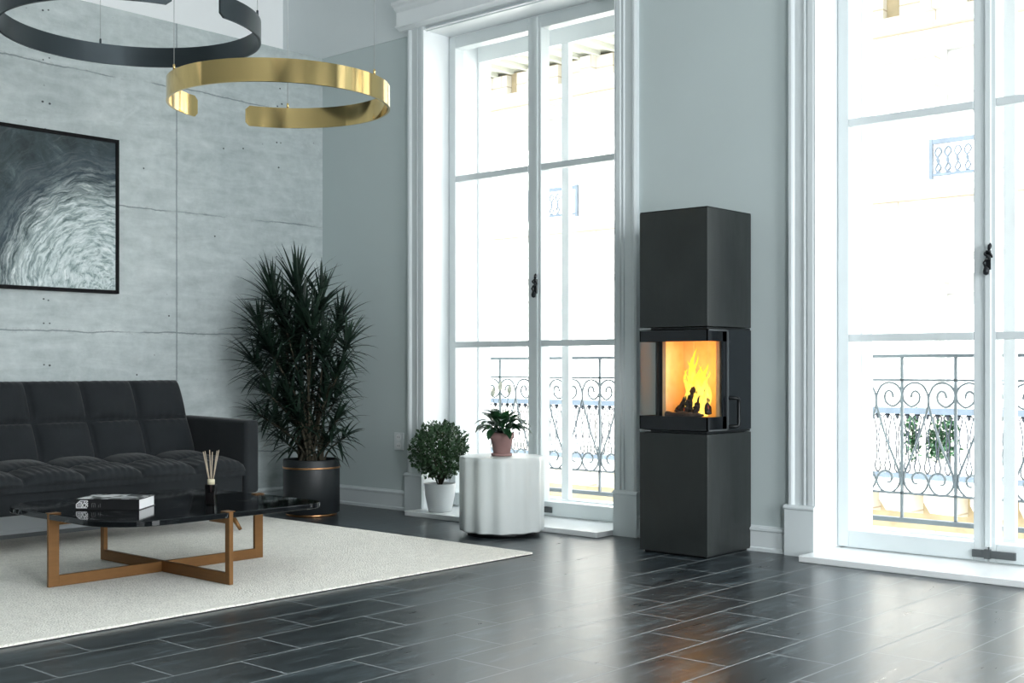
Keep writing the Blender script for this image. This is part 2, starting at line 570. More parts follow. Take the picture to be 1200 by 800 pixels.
class G:
    """collects geometry given in world coordinates; build() links it as ONE object"""

    def __init__(self):
        self.v, self.f, self.s = [], [], []

    def add(self, vs, fs, smooth=False):
        o = len(self.v)
        self.v += [tuple(p) for p in vs]
        self.f += [tuple(o + i for i in f) for f in fs]
        self.s += [smooth] * len(fs)
        return self

    def box(self, x0, x1, y0, y1, z0, z1):
        vs = [(x, y, z) for z in (z0, z1) for y in (y0, y1) for x in (x0, x1)]
        return self.add(vs, [(0, 2, 3, 1), (4, 5, 7, 6), (0, 1, 5, 4), (2, 6, 7, 3), (0, 4, 6, 2), (1, 3, 7, 5)])

    def prism(self, poly, axis, a0, a1, smooth=False):
        """poly: 2D points in the other two axes (in xyz order), extruded along axis"""
        def P3(p, a):
            if axis == 0:
                return (a, p[0], p[1])
            if axis == 1:
                return (p[0], a, p[1])
            return (p[0], p[1], a)
        n = len(poly)
        vs = [P3(p, a0) for p in poly] + [P3(p, a1) for p in poly]
        area2 = sum(poly[i][0] * poly[(i + 1) % n][1] - poly[(i + 1) % n][0] * poly[i][1] for i in range(n))
        pos = (area2 > 0) ^ (axis == 1)
        o = len(self.v)
        self.v += vs
        sides = [(i, (i + 1) % n, n + (i + 1) % n, n + i) for i in range(n)]
        caps = [tuple(reversed(range(n))), tuple(range(n, 2 * n))]
        for f, sm in [(s, smooth) for s in sides] + [(c, False) for c in caps]:
            f = f if pos else tuple(reversed(f))
            self.f.append(tuple(o + i for i in f))
            self.s.append(sm)
        return self

    def tube(self, pts, r, seg=8, closed=False, caps=True, smooth=True):
        pts = [Vector(p) for p in pts]
        n = len(pts)
        rs = r if isinstance(r, (list, tuple)) else [r] * n
        rings = []
        up = None
        for i, p in enumerate(pts):
            if closed:
                t = pts[(i + 1) % n] - pts[i - 1]
            else:
                t = pts[min(i + 1, n - 1)] - pts[max(i - 1, 0)]
            t.normalize()
            if up is None:
                up = Vector((0, 0, 1)) if abs(t.z) < 0.9 else Vector((1, 0, 0))
            a = t.cross(up)
            if a.length < 1e-6:
                a = t.orthogonal()
            a.normalize()
            b = a.cross(t).normalized()
            up = b
            rings.append([p + rs[i] * (math.cos(2 * PI * k / seg) * a + math.sin(2 * PI * k / seg) * b) for k in range(seg)])
        vs = [q for rg in rings for q in rg]
        fs = []
        m = n if closed else n - 1
        for i in range(m):
            j = (i + 1) % n
            for k in range(seg):
                k2 = (k + 1) % seg
                fs.append((i * seg + k, i * seg + k2, j * seg + k2, j * seg + k))
        if caps and not closed:
            fs.append(tuple(reversed(range(seg))))
            fs.append(tuple((n - 1) * seg + k for k in range(seg)))
        return self.add(vs, fs, smooth)

    def lathe(self, prof, cx, cy, seg=48, smooth=True, rfun=None):
        """prof: (r, z) list from bottom to top, outside going up"""
        vs, fs = [], []
        for r, z in prof:
            for k in range(seg):
                a = 2 * PI * k / seg
                rr = r * (rfun(a) if rfun else 1)
                vs.append((cx + rr * math.cos(a), cy + rr * math.sin(a), z))
        for i in range(len(prof) - 1):
            for k in range(seg):
                k2 = (k + 1) % seg
                fs.append((i * seg + k, i * seg + k2, (i + 1) * seg + k2, (i + 1) * seg + k))
        self.add(vs, fs, smooth)
        o = len(self.v) - len(vs)
        if prof[0][0] > 1e-5:
            self.f.append(tuple(o + k for k in reversed(range(seg))))
            self.s.append(False)
        if prof[-1][0] > 1e-5:
            self.f.append(tuple(o + (len(prof) - 1) * seg + k for k in range(seg)))
            self.s.append(False)
        return self

    def build(self, name, mat, parent=None, bevel=0.0, seg=2, subsurf=0, autos=True):
        if parent is not None:
            b = BASE[parent]
        else:
            xs = [p[0] for p in self.v]
            ys = [p[1] for p in self.v]
            zs = [p[2] for p in self.v]
            b = Vector(((min(xs) + max(xs)) / 2, (min(ys) + max(ys)) / 2, min(zs)))
            if name in ORIGIN0:
                b = Vector((0, 0, 0))
        me = bpy.data.meshes.new(name)
        me.from_pydata([(p[0] - b.x, p[1] - b.y, p[2] - b.z) for p in self.v], [], self.f)
        me.polygons.foreach_set('use_smooth', self.s)
        me.materials.append(mat)
        me.update()
        o = bpy.data.objects.new(name, me)
        COL.objects.link(o)
        if parent is None:
            o.location = b
        else:
            o.parent = parent
        BASE[o] = b
        if bevel:
            md = o.modifiers.new('bevel', 'BEVEL')
            md.width = bevel
            md.segments = seg
            md.limit_method = 'ANGLE'
            md.angle_limit = math.radians(40)
        if subsurf:
            md = o.modifiers.new('subsurf', 'SUBSURF')
            md.levels = subsurf
            md.render_levels = subsurf
        return o


ORIGIN0 = {'floor', 'wall_left'}


def tag(o, label=None, cat=None, group=None, kind=None):
    for k, v in (('label', label), ('category', cat), ('group', group), ('kind', kind)):
        if v:
            o[k] = v
    return o


def empty(name, loc, label, cat, group=None, kind=None):
    o = bpy.data.objects.new(name, None)
    COL.objects.link(o)
    o.location = loc
    o.empty_display_size = 0.1
    BASE[o] = Vector(loc)
    return tag(o, label, cat, group, kind)


def struct(g, name, mat, **kw):
    o = g.build(name, mat, **kw)
    o['kind'] = 'structure'
    return o


def catmull(pts, n=6, closed=False):
    P = [Vector(p) for p in pts]
    out = []
    m = len(P)
    for i in range(m - 1):
        p0, p1, p2, p3 = P[max(i - 1, 0)], P[i], P[i + 1], P[min(i + 2, m - 1)]
        for k in range(n):
            t = k / n
            out.append(0.5 * ((2 * p1) + (-p0 + p2) * t + (2 * p0 - 5 * p1 + 4 * p2 - p3) * t * t + (-p0 + 3 * p1 - 3 * p2 + p3) * t ** 3))
    out.append(P[-1])
    return out


def bar(g, a, b, w, t, nrm):
    """flat bar from a to b, width w in the plane perpendicular to nrm, thickness t along nrm"""
    a, b, nrm = Vector(a), Vector(b), Vector(nrm).normalized()
    d = (b - a).normalized()
    s = d.cross(nrm).normalized()
    vs = []
    for p in (a, b):
        for i, j in ((-1, -1), (1, -1), (1, 1), (-1, 1)):
            vs.append(p + s * i * w / 2 + nrm * j * t / 2)
    g.add(vs, [(3, 2, 1, 0), (4, 5, 6, 7), (0, 1, 5, 4), (1, 2, 6, 5), (2, 3, 7, 6), (3, 0, 4, 7)])
    return g


# ------------------------------------------------------------------ the room shell
YW = 5.85            # inner face of the window wall
YO = 6.50            # its outer face
XL = -7.084          # concrete wall face
XU = -7.55           # upper white wall face, set back above the concrete
XR = 2.2
YB = -2.0
CE = 4.1
OPEN = [(-5.98, -4.35, -6.02), (-3.045, -1.415, -3.045), (-0.11, 1.52, -0.13)]
HEAD = 3.31

struct(G().box(-7.9, XR + .3, YB - .3, YO, -0.25, 0.0), 'floor', M['floor'])
struct(G().box(-7.9, XR + .3, YB - .3, YO, CE, CE + 0.3), 'ceiling', M['ceiling'])
g = G()
xs = [-7.9] + [v for a, b, _ in OPEN for v in (a, b)] + [XR + .3]
for i in range(0, len(xs), 2):
    g.box(xs[i], xs[i + 1], YW, YO, 0, CE)
for a, b, _ in OPEN:
    g.box(a, b, YW, YO, HEAD, CE)
struct(g, 'wall_back', M['paint_wall'])
# frieze over the windows, a few millimetres proud
struct(G().box(XU, XR, YW - 0.006, YW, 3.30, CE), 'trim_1', M['paint_trim'])
struct(G().box(-7.52, XL, YB, YW, 0, 3.30), 'wall_left', M['concrete'])
struct(G().box(-7.9, XU, YB, YW, 0, CE), 'wall_west', M['upper_wall'])
struct(G().box(-7.9, XR + .3, YB - .3, YB, 0, CE), 'wall_front', M['paint_far_wall'])
g = G()
for y0, y1 in ((YB, 0.2), (1.6, 3.2), (4.6, YW)):
    g.box(XR, XR + .3, y0, y1, 0, CE)
for y0, y1 in ((0.2, 1.6), (3.2, 4.6)):
    g.box(XR, XR + .3, y0, y1, 3.31, CE).box(XR, XR + .3, y0, y1, 0, 0.1)
struct(g, 'wall_right', M['paint_far_wall'])

# cast tie holes of the concrete wall
g = G()
for y in (3.68, 5.45, 1.9):
    for z, pair in ((3.19, 1), (3.0, 0), (2.89, 1), (2.62, 1), (2.45, 0), (1.80, 1), (1.42, 1), (1.27, 1), (1.01, 1), (0.62, 1), (0.45, 1)):
        for dy in ((-0.02, 0.02) if pair else (0.0,)):
            yy = y + dy + random.uniform(-.008, .008)
            zz = z + random.uniform(-.012, .012)
            r = random.uniform(.005, .0085)
            ring = [(yy + r * math.cos(k * PI / 4), zz + r * 0.8 * math.sin(k * PI / 4)) for k in range(8)]
            g.prism(ring, 0, XL - 0.01, XL + 0.0008)
for y, z in ((5.135, 2.535), (4.971, 2.513), (4.539, 1.341), (4.30, 0.95), (4.9, 1.9), (4.35, 2.3)):
    r = .006
    g.prism([(y + r * math.cos(k * PI / 4), z + r * math.sin(k * PI / 4)) for k in range(8)], 0, XL - 0.01, XL + 0.0008)
wl_obj = bpy.data.objects['wall_left']
g.build('tie_hole', simple('pit_shadowed_grout', (0.07, 0.08, 0.085), 0.9, var=0.2), wl_obj)


def base_prof(y, s):
    """baseboard section: wall plane at y, s = direction into the room"""
    return [(y, 0), (y + s * .024, 0), (y + s * .024, .018), (y + s * .018, .024), (y + s * .018, .108), (y + s * .025, .114),
            (y + s * .025, .124), (y + s * .012, .132), (y + s * .010, .138), (y, .138)]


for i, (x0, x1) in enumerate(((XL, -6.165), (-4.18, -3.20), (-1.26, -0.26))):
    struct(G().prism(base_prof(YW, -1), 0, x0, x1), 'baseboard_back' if i == 0 else 'baseboard_back.%03d' % i, M['paint_trim'])
prof = [(XL, 0)] + [(XL - (p - YW), z) for p, z in base_prof(YW, -1)[1:-1]] + [(XL, .138)]
struct(G().prism(prof, 1, YB, YW - .02), 'baseboard_left', M['paint_trim'])


# ------------------------------------------------------------------ windows
def casing(n, a, b):
    g = G()
    for e, s in ((a, -1), (b, 1)):
        w = 0.158
        pf = [(0, 0), (0, .026), (.012, .032), (.040, .032), (.046, .024), (.054, .024), (.058, .030), (.066, .030), (.070, .022),
              (.120, .022), (.126, .030), (.134, .036), (.148, .036), (w, .028), (w, 0)]
        g.prism([(e + s * u, YW - d) for u, d in pf], 2, 0.27, HEAD + .02)
        x0, x1 = sorted((e, e + s * (w + .012)))
        g.box(x0, x1, YW - .045, YW, 0, 0.245)
        pc = [(YW, .245), (YW - .045, .245), (YW - .052, .250), (YW - .052, .258), (YW - .040, .268), (YW, .272)]
        g.prism(pc, 0, x0 - .004, x1 + .004)
    return struct(g, 'trim_%d' % n, M['paint_trim'])


def header(n, a, b):
    g = G()
    g.box(a - .158, b + .158, YW - .030, YW - .006, HEAD + .02, HEAD + .055)
    x0, x1 = a - .225, b + .225
    pf = [(YW - .006, 3.33), (YW - .045, 3.332), (YW - .062, 3.345), (YW - .085, 3.350), (YW - .085, 3.362), (YW - .070, 3.366),
          (YW - .070, 3.455), (YW - .090, 3.470), (YW - .100, 3.486), (YW - .122, 3.495), (YW - .122, 3.515), (YW - .006, 3.535)]
    g.prism(pf, 0, x0, x1)
    return struct(g, 'trim_%d' % n, M['paint_white'])


def ornate_handle(parent, x, y):
    """small cast espagnolette lever: oval foot, twisted loop and upper leaf"""
    g = G()
    zc = 1.53
    g.lathe([(.001, zc - .078), (.013, zc - .072), (.016, zc - .058), (.013, zc - .044), (.006, zc - .036)], x - .006, y - .018, 16)
    pts = [(-.006, -.040), (-.014, -.028), (-.016, -.012), (-.004, .000), (.008, .006), (.004, .018), (-.010, .020), (-.010, .034),
           (.006, .040), (.016, .030), (.022, .010)]
    g.tube([(x + u, y - .020 - .004 * math.sin(i), zc + v) for i, (u, v) in enumerate((p.x, p.y) for p in catmull([(a, b, 0) for a, b in pts], 5))], .0052, 8)
    g.tube([(x + .006, y - .02, zc + .040), (x + .010, y - .02, zc + .055), (x + .013, y - .02, zc + .068), (x + .015, y - .02, zc + .080)], [.004, .010, .011, .003], 8)
    g.box(x - .010, x + .012, y - .012, y, zc - .05, zc + .045)
    return g.build('handle', M['dark_iron'], parent)


def make_window(n, a, b, ox):
    c = (a + b) / 2
    w = empty('window_%d' % n, (c, 6.06, 0.033), None, None, None, 'structure')
    yf, yb = 6.06, 6.15
    z0, z1 = 0.033, HEAD
    # fixed frame seen as a thin line round the leaves, and the white lining of the reveal
    g = G()
    g.box(a, a + .016, yf + .012, yb + .02, z0, z1).box(b - .016, b, yf + .012, yb + .02, z0, z1)
    g.box(a, b, yf + .012, yb + .02, z1 - .02, z1)
    g.build('frame', M['paint_white'], w)
    g = G()
    g.box(a, a + .003, YW - .03, YO, z0, z1).box(b - .003, b, YW - .03, YO, z0, z1).box(a, b, YW - .03, YO, z1 - .004, z1)
    g.build('reveal_lining', M['paint_white'], w)
    # two leaves
    for side in (0, 1):
        if side == 0:
            x0, x1, st0, st1 = a + .012, c - .004, .060, .070
        else:
            x0, x1, st0, st1 = c + .002, b - .012, .034, .060
        g = G()
        zt, zb = 3.215, 0.128
        g.box(x0, x0 + st0, yf, yb, z0 + .006, z1 - .014)
        g.box(x1 - st1, x1, yf, yb, z0 + .006, z1 - .014)
        g.box(x0 + st0, x1 - st1, yf, yb, zt, z1 - .014)
        g.box(x0 + st0, x1 - st1, yf, yb, z0 + .006, zb)
        g.box(x0 + st0, x1 - st1, yf, yf + .045, 2.285, 2.327)
        g.box(x0 + st0, x1 - st1, yf, yf + .045, 1.135, 1.176)
        leaf = g.build('casement', M['paint_sash'], w, bevel=.004)
        G().box(x0 + st0 - .004, x1 - st1 + .004, yf + .050, yf + .054, zb - .004, zt + .004).build('pane', M['glass'], leaf)
    # cover strip over the meeting edge
    G().prism([(c - .012, yf - .012), (c + .012, yf - .012), (c + .016, yf), (c - .016, yf)], 2, z0 + .08, z1 - .02).build('cover_strip', M['paint_sash'], w)
    g = G().box(c - .075, c - .012, yf - .016, yf, .058, .094).box(c + .012, c + .135, yf - .016, yf, .058, .094).box(c - .014, c + .014, yf - .024, yf, .054, .10)
    g.build('floor_bolt', M['grey_metal'], w)
    ornate_handle(w, c + .006, yf - .012)
    # outer casement of the box window
    y0, y1 = 6.36, 6.40
    g = G()
    g.box(a + .003, a + .022, y0, y1, .11, 3.18).box(b - .035, b - .003, y0, y1, .11, 3.18)
    g.box(c - .036, c + .026, y0, y1, .11, 3.18)
    g.box(a + .003, b - .003, y0, y1, 3.18, z1 - .004).box(a + .003, b - .003, y0, y1, .031, .11)
    g.build('outer_casement', M['paint_white'], w, bevel=.004)
    return w


for i, (a, b, ox) in enumerate(OPEN):
    make_window(i + 1, a, b, ox)
    casing(2 + i, a, b)
    header(5 + i, a, b)
    g = G().box(a, b, 5.645, 6.06, 0.0, 0.033).box(a, b, 6.06, YO, -.03, 0.03)
    struct(g, 'trim_%d' % (8 + i), M['marble_sill'], bevel=.004)

# plaster: wall socket
so = empty('wall_socket', (-6.245, YW, .48), 'white double wall socket on the wall left of the first window', 'socket')
g = G().box(-6.292, -6.198, YW - .010, YW, .418, .542)
g.build('plate', M['socket'], so, bevel=.003)
for z in (.450, .510):
    ring = G()
    ring.prism([(-6.245 + .024 * math.cos(k * PI / 12), z + .024 * math.sin(k * PI / 12)) for k in range(24)], 1, YW - .0125, YW - .009)
    o = ring.build('outlet', M['white_pot'], so)
    h = G()
    for dx in (-.009, .009):
        h.prism([(-6.245 + dx + .0032 * math.cos(k * PI / 4), z + .0032 * math.sin(k * PI / 4)) for k in range(8)], 1, YW - .0132, YW - .0124)
    h.build('contact_hole', M['black_metal'], o)

# ------------------------------------------------------------------ outside: own balcony and its railing
struct(G().box(-9.5, 2.5, YO, 7.12, -0.16, -0.03), 'trim_11', M['marble_sill'])
struct(G().box(-9.5, 2.5, YO - .02, YO + .03, -7, -0.16), 'wall_outer', M['facade'])
rl = empty('balcony_railing', (-3.5, 7.0, -0.03), 'grey wrought iron railing with scrolls just outside the tall windows', 'railing')
X0, X1, STEP = -8.939, -1.14, 0.3250
for z0, z1, nm in ((1.056, 1.077, 'handrail'), (.916, .930, 'cross_rail'), (.240, .253, 'cross_rail'), (.072, .100, 'bottom_rail')):
    t = .020 if z1 - z0 > .018 else .008
    G().box(X0, X1, 7.0 - t, 7.0 + t, z0, z1).build(nm, M['rail'], rl, bevel=.002)
posts = []
x = X0
SCR = [(245, 235), (250, 214), (266, 206), (281, 222), (278, 252), (247, 272), (216, 250), (209, 213), (228, 183), (262, 171), (297, 185),
       (317, 225), (321, 265), (335, 320), (368, 420), (402, 505), (424, 565), (417, 612), (382, 641), (342, 630), (322, 592), (338, 556),
       (369, 549), (389, 568), (384, 592), (368, 598)]
first = True
scroll0 = None
while x < X1 + .01:
    g = G().box(x - .008, x + .008, 6.992, 7.008, .086, 1.066)
    if abs(x + 6.338) < 0.02 or True:
        g.lathe([(.001, .60 - .02), (.011, .60), (.001, .60 + .02)], x, 7.0, 10)
    g.build('post', M['rail'], rl)
    if x + STEP < X1 + .01:
        if scroll0 is None:
            g = G()
            for mir in (0, 1):
                pts = []
                for p in catmull([(a, b, 0) for a, b in SCR], 4):
                    u = (p.x - 205) / 227 * STEP
                    v = .253 + (635 - p.y) / 470 * .663
                    if mir:
                        u = STEP - u
                    pts.append((X0 + u, 7.0 + (.004 if mir else -.004), v))
                g.tube(pts, .0068, 6)
            scroll0 = g.build('scroll_panel', M['rail'], rl)
        else:
            c2 = scroll0.copy()
            COL.objects.link(c2)
            c2.parent = rl
            c2.location = (x - X0, 0, 0)
    x += STEP
# two feet reaching the slab
for x in (X0, X0 + 8 * STEP, X0 + 16 * STEP, X1):
    G().box(x - .008, x + .008, 6.992, 7.008, -.03, .09).build('foot', M['rail'], rl)

# ------------------------------------------------------------------ the building across the street
YF = 17.6
b = empty('apartment_building', (-13, YF, -7), 'sunlit cream limestone apartment building across the street', 'building')
WINS = [(-22.87 + 2.6 * k, -21.72 + 2.6 * k) for k in range(12)]     # 1.15 m wide bays, every 2.6 m
g = G()
bx0, bx1 = -27.0, 9.5
rows = [(-6.6, -4.0, None), (-.62, 2.15, 0.25), (3.72, 5.78, 0.22)]


def arch_piece(g, x0, x1, zs, rise, zt, y0, y1):
    pts = [(x0, zt), (x0, zs)]
    for k in range(1, 9):
        u = k / 9
        pts.append((x0 + (x1 - x0) * u, zs + rise * (1 - (2 * u - 1) ** 2)))
    pts += [(x1, zs), (x1, zt)]
    g.prism(pts, 1, y0, y1)


edges = [bx0] + [v for w in WINS for v in w] + [bx1]
for i in range(0, len(edges), 2):
    g.box(edges[i], edges[i + 1], YF, YF + .5, -7, 6.3)
for x0, x1 in WINS:
    g.box(x0, x1, YF, YF + .5, -7, -6.6)
    g.box(x0, x1, YF, YF + .5, -4.0, -.62)
    arch_piece(g, x0, x1, 2.15, .22, 3.72, YF, YF + .5)
    arch_piece(g, x0, x1, 5.75, .26, 6.3, YF, YF + .5)
g.build('wall', M['facade'], b)
g = G()
for z, d, h in ((3.50, .16, .14), (2.62, .08, .10), (6.02, .10, .08), (-.80, .06, .1), (4.9, .0, .0)):
    if h:
        g.prism([(YF, z), (YF - d * .6, z), (YF - d, z + h * .5), (YF - d, z + h), (YF, z + h)], 0, bx0, bx1)
g.build('string_course', M['facade'], b)
# frieze with blocks and recessed panels, the eave's shade put into their colour
g = G()
x = bx0
while x < bx1:
    g.box(x, x + 1.02, YF - .02, YF + .12, 6.3, 6.66)
    g.box(x + .38, x + .64, YF - .16, YF - .02, 6.28, 6.66)
    x += 1.28
g.build('frieze', M['facade'], b)
G().box(bx0, bx1, YF + .12, YF + .5, 6.3, 6.72).build('frieze_shade_panel', M['ochre_shade'], b)
G().box(bx0, bx1, YF - .012, YF, -1.42, -.80).build('slab_shade_band', M['ochre_shade'], b)  # wall under the slab, its shade painted in as a darker warm colour
g = G().box(bx0, bx1, YF - 1.25, YF + .6, 6.74, 6.86)
x = bx0
while x < bx1:
    g.box(x, x + .09, YF - 1.2, YF, 6.66, 6.75)
    x += .42
g.box(bx0, bx1, YF - 1.36, YF - 1.18, 6.70, 7.0)
g.build('eave', M['eave'], b)
G().box(bx0, bx1, YF - .7, YF + 6, 7.0, 7.3).build('roof', M['street'], b)
for (x0, x1) in WINS:
    for zb, zt in ((-.62, 2.40), (3.72, 6.04)):
        wf = G()
        y0 = YF + .22
        wf.box(x0 + .002, x0 + .07, y0, y0 + .08, zb + .005, zt - .01).box(x1 - .07, x1 - .002, y0, y0 + .08, zb + .005, zt - .01)
        xm = (x0 + x1) / 2
        wf.box(xm - .05, xm + .05, y0, y0 + .08, zb + .12, zt - .3).box(x0 + .07, x1 - .07, y0 + .004, y0 + .076, zt - .3, zt - .01).box(x0 + .07, x1 - .07, y0 + .004, y0 + .076, zb + .01, zb + .12)
        wf.box(x0 + .071, x1 - .071, y0 + .01, y0 + .06, zb + 1.35, zb + 1.39)
        wo = wf.build('window', M['far_frame'], b)
        G().box(x0 + .05, x1 - .05, y0 + .04, y0 + .05, zb + .1, zt - .2).build('pane', M['glass'], wo)
        G().box(x0, x1, y0 + .12, y0 + .14, zb, zt).build('blind', M['curtain'], wo)
    # upper window guard
    gd = G()
    gx0, gx1, gy = x0 - .02, x1 + .02, YF - .12
    gd.box(gx0, gx1, gy - .02, gy + .02, 4.27, 4.34).box(gx0, gx1, gy - .02, gy + .02, 3.80, 3.84)
    gd.box(gx0 - .004, gx0 + .05, gy - .027, gy + .027, 3.76, 4.35).box(gx1 - .05, gx1 + .004, gy - .027, gy + .027, 3.76, 4.35)
    k = gx0 + .13
    while k < gx1 - .06:
        pts = catmull([(k - .03, gy, 3.84), (k + .04, gy, 3.92), (k - .02, gy, 4.04), (k + .05, gy, 4.15), (k, gy, 4.22), (k - .05, gy, 4.14), (k + .01, gy, 4.02), (k - .04, gy, 3.9), (k + .03, gy, 3.84)], 4)
        gd.tube(pts, .014, 5)
        k += .145
    gd.build('window_guard', M['far_rail'], b)
# balcony slab with corbels and cast balustrade
YBAL = 16.8
G().box(bx0, bx1, YBAL - .12, YF, -.80, -.62).build('balcony_slab', M['facade'], b)
g = G()
x = -22.4
while x < 9:
    g.prism([(YF, -1.18), (YBAL + .25, -1.10), (YBAL + .02, -.92), (YBAL + .02, -.80), (YF, -.80)], 0, x, x + .34)
    x += .665
g.build('corbel', M['facade'], b)
g = G()
g.box(bx0, bx1, YBAL - .05, YBAL + .05, .33, .42).box(bx0, bx1, YBAL - .04, YBAL + .04, -.60, -.52)
g.build('balustrade_rail', M['far_rail'], b)
bal0 = None
x = -17.4
while x < -4.2:
    if bal0 is None:
        g = G()
        zz = lambda t: -.52 + .85 * t
        L = [(0, 0), (.035, .05), (.045, .12), (.018, .24), (.012, .36), (.02, .46), (.03, .5), (.02, .54), (.012, .64), (.03, .78), (.05, .88), (.06, .95), (.02, 1.0)]
        for s in (-1, 1):
            g.tube([(x + s * max(u, .004), YBAL, zz(t)) for u, t in L], .0105, 5)
        g.lathe([(.004, zz(.90)), (.026, zz(.94)), (.03, zz(.98)), (.02, zz(1))], x, YBAL, 8)
        bal0 = g.build('baluster', M['far_spindle'], b)
        bx = x
    else:
        o = bal0.copy()
        COL.objects.link(o)
        o.parent = b
        o.location = (x - bx, 0, 0)
    x += .148
struct(G().box(-30, 12, 6.6, YF, -7.3, -7.0), 'ground', M['street'])


def leaf_quad(g, p, d, nrm, L, W, curl=0.0, n=3, fold=0.25, rnd=None):
    """a small leaf blade: n segments, folded along the midrib"""
    d = d.normalized()
    s = d.cross(nrm)
    if s.length < 1e-4:
        s = d.orthogonal()
    s.normalize()
    up = s.cross(d).normalized()
    vs = []
    for i in range(n + 1):
        t = i / n
        w = W * math.sin(PI * min(1, t * .92 + .06)) ** 0.8
        c = p + d * L * t - up * curl * L * t * t
        vs += [c + s * w + up * fold * w, c, c - s * w + up * fold * w]
    fs = []
    for i in range(n):
        a = 3 * i
        fs += [(a, a + 1, a + 4, a + 3), (a + 1, a + 2, a + 5, a + 4)]
    g.add(vs, fs, True)


def rdir():
    z = random.uniform(-1, 1)
    a = random.uniform(0, 2 * PI)
    r = math.sqrt(1 - z * z)
    return Vector((r * math.cos(a), r * math.sin(a), z))


# shrubs on the far balcony, behind the balusters
for cx, hh in ((-7.42, .80), (-7.05, .62), (-6.86, .78)):
    root = empty('potted_shrub', (cx, 17.15, -.62), {-7.42: 'leftmost green shrub behind the balusters of the balcony across the street',
                 -7.05: 'middle low green shrub behind the balusters of the balcony across the street',
                 -6.86: 'rightmost green shrub behind the balusters of the balcony across the street'}[cx], 'shrub', 'shrubs on the far balcony')
    G().lathe([(.08, -.62), (.11, -.40), (.12, -.38), (.10, -.385)], cx, 17.15, 16).build('pot', M['white_pot'], root)
    g = G()
    for _ in range(260):
        d = rdir()
        p = Vector((cx, 17.15, -.38 + hh * .5)) + Vector((d.x * .15, d.y * .13, d.z * hh * .52)) * random.uniform(.4, 1)
        leaf_quad(g, p, rdir(), rdir(), .07, .022, .2, 2)
    g.build('foliage', M['leaf_far'], root)
    G().tube([(cx, 17.15, -.42), (cx + .01, 17.15, .1)], .012, 6).build('stem', M['cane'], root)

# ------------------------------------------------------------------ rug
rx0, rx1, ry0, ry1 = -6.80, -4.222, 1.35, 4.925
g = G()
N = 40
pl = []


def rug_edge(n0, n1, k):
    return [n0 + (n1 - n0) * i / k for i in range(k)]


for x in rug_edge(rx0, rx1, N):
    pl.append((x, ry0 + random.uniform(-.003, .003)))
for y in rug_edge(ry0, ry1, N):
    pl.append((rx1 + random.uniform(-.003, .003), y))
for x in rug_edge(rx1, rx0, N):
    pl.append((x, ry1 + random.uniform(-.003, .003)))
for y in rug_edge(ry1, ry0, N):
    pl.append((rx0 + random.uniform(-.003, .003), y))
rug = empty('area_rug', ((rx0 + rx1) / 2, (ry0 + ry1) / 2, 0), 'cream loop pile rug lying on the dark tiles under the coffee table', 'rug')
g.prism(pl, 2, 0.004, 0.013)
g.build('pile', M['rug'], rug)
G().box(rx0 + .004, rx1 - .002, ry0 + .004, ry1 - .004, 0.0, 0.004).build('backing', M['book_black'], rug)

# ------------------------------------------------------------------ sofa
SY1 = 4.50
NC = 6
CW = .3525
SY0 = SY1 - NC * CW - .02
sofa = empty('sofa', (-6.55, (SY0 + SY1) / 2, 0), 'charcoal fabric tufted sofa standing against the concrete wall', 'sofa')


def pad_surface(origin_fn, nu, nv, cols, rows, depth, wr_fn, pw=3.2):
    """displaced grid over (u,v) in [0,1]^2; origin_fn(u,v) -> (point, normal)"""
    g = G()
    vs = []
    for j in range(nv + 1):
        for i in range(nu + 1):
            u, v = i / nu, j / nv
            fu = (u * cols) % 1.0 if i < nu else 1.0
            fv = v * rows
            row = min(int(fv + 1e-9), rows - 1)
            fv = fv - row
            a = 1 - abs(2 * fu - 1) ** pw
            bb = 1 - abs(2 * fv - 1) ** pw
            d = depth * (max(a, 0) ** .55) * (max(bb, 0) ** .55)
            p, n = origin_fn(u, v)
            d += wr_fn(u, v, fu, fv, row, a * bb)
            vs.append(p + n * d)
    fs = []
    W = nu + 1
    for j in range(nv):
        for i in range(nu):
            fs.append((j * W + i, j * W + i + 1, (j + 1) * W + i + 1, (j + 1) * W + i))
    g.add(vs, fs, True)
    return g, W


def close_back(g, W, nu, nv, off):
    """close a grid into a solid by a flat back offset by vector off and side walls"""
    o = len(g.v)
    border = [i for i in range(nu + 1)] + [(j * W + nu) for j in range(1, nv + 1)] + [nv * W + i for i in range(nu - 1, -1, -1)] + [j * W for j in range(nv - 1, 0, -1)]
    bv = [Vector(g.v[i]) + off for i in border]
    g.v += [tuple(p) for p in bv]
    n = len(border)
    for k in range(n):
        k2 = (k + 1) % n
        g.f.append((border[k2], border[k], o + k, o + k2))
        g.s.append(False)
    g.f.append(tuple(o + k for k in range(n)))
    g.s.append(False)


# backrest: from the seat up, leaning to the wall
B0, B1 = Vector((-6.66, 0, .43)), Vector((-6.87, 0, .915))
bn = Vector((B1.z - B0.z, 0, -(B1.x - B0.x))).normalized()
YL = SY0 + .02
YR = SY1 - .035


def back_fn(u, v):
    p = B0.lerp(B1, v)
    roll = max(0, (v - .93) / .07)
    q = Vector((p.x - .02 * roll ** 2, YL + (YR - YL) * u, p.z))
    return q, bn


def back_wr(u, v, fu, fv, row, ab):
    y = u * NC
    edge = math.exp(-((min(fv, 1 - fv)) / .16) ** 2)
    w = .0035 * edge * math.sin(y * 2 * PI * 7 + 1.7 * math.sin(y * 5.1)) * max(0, 1 - abs(2 * fu - 1) ** 4)
    return w


g, W = pad_surface(back_fn, NC * 24, 48, NC, 2, .058, back_wr)
close_back(g, W, NC * 24, 48, Vector((-.13, 0, -.02)))
g.build('backrest', M['fabric'], sofa)


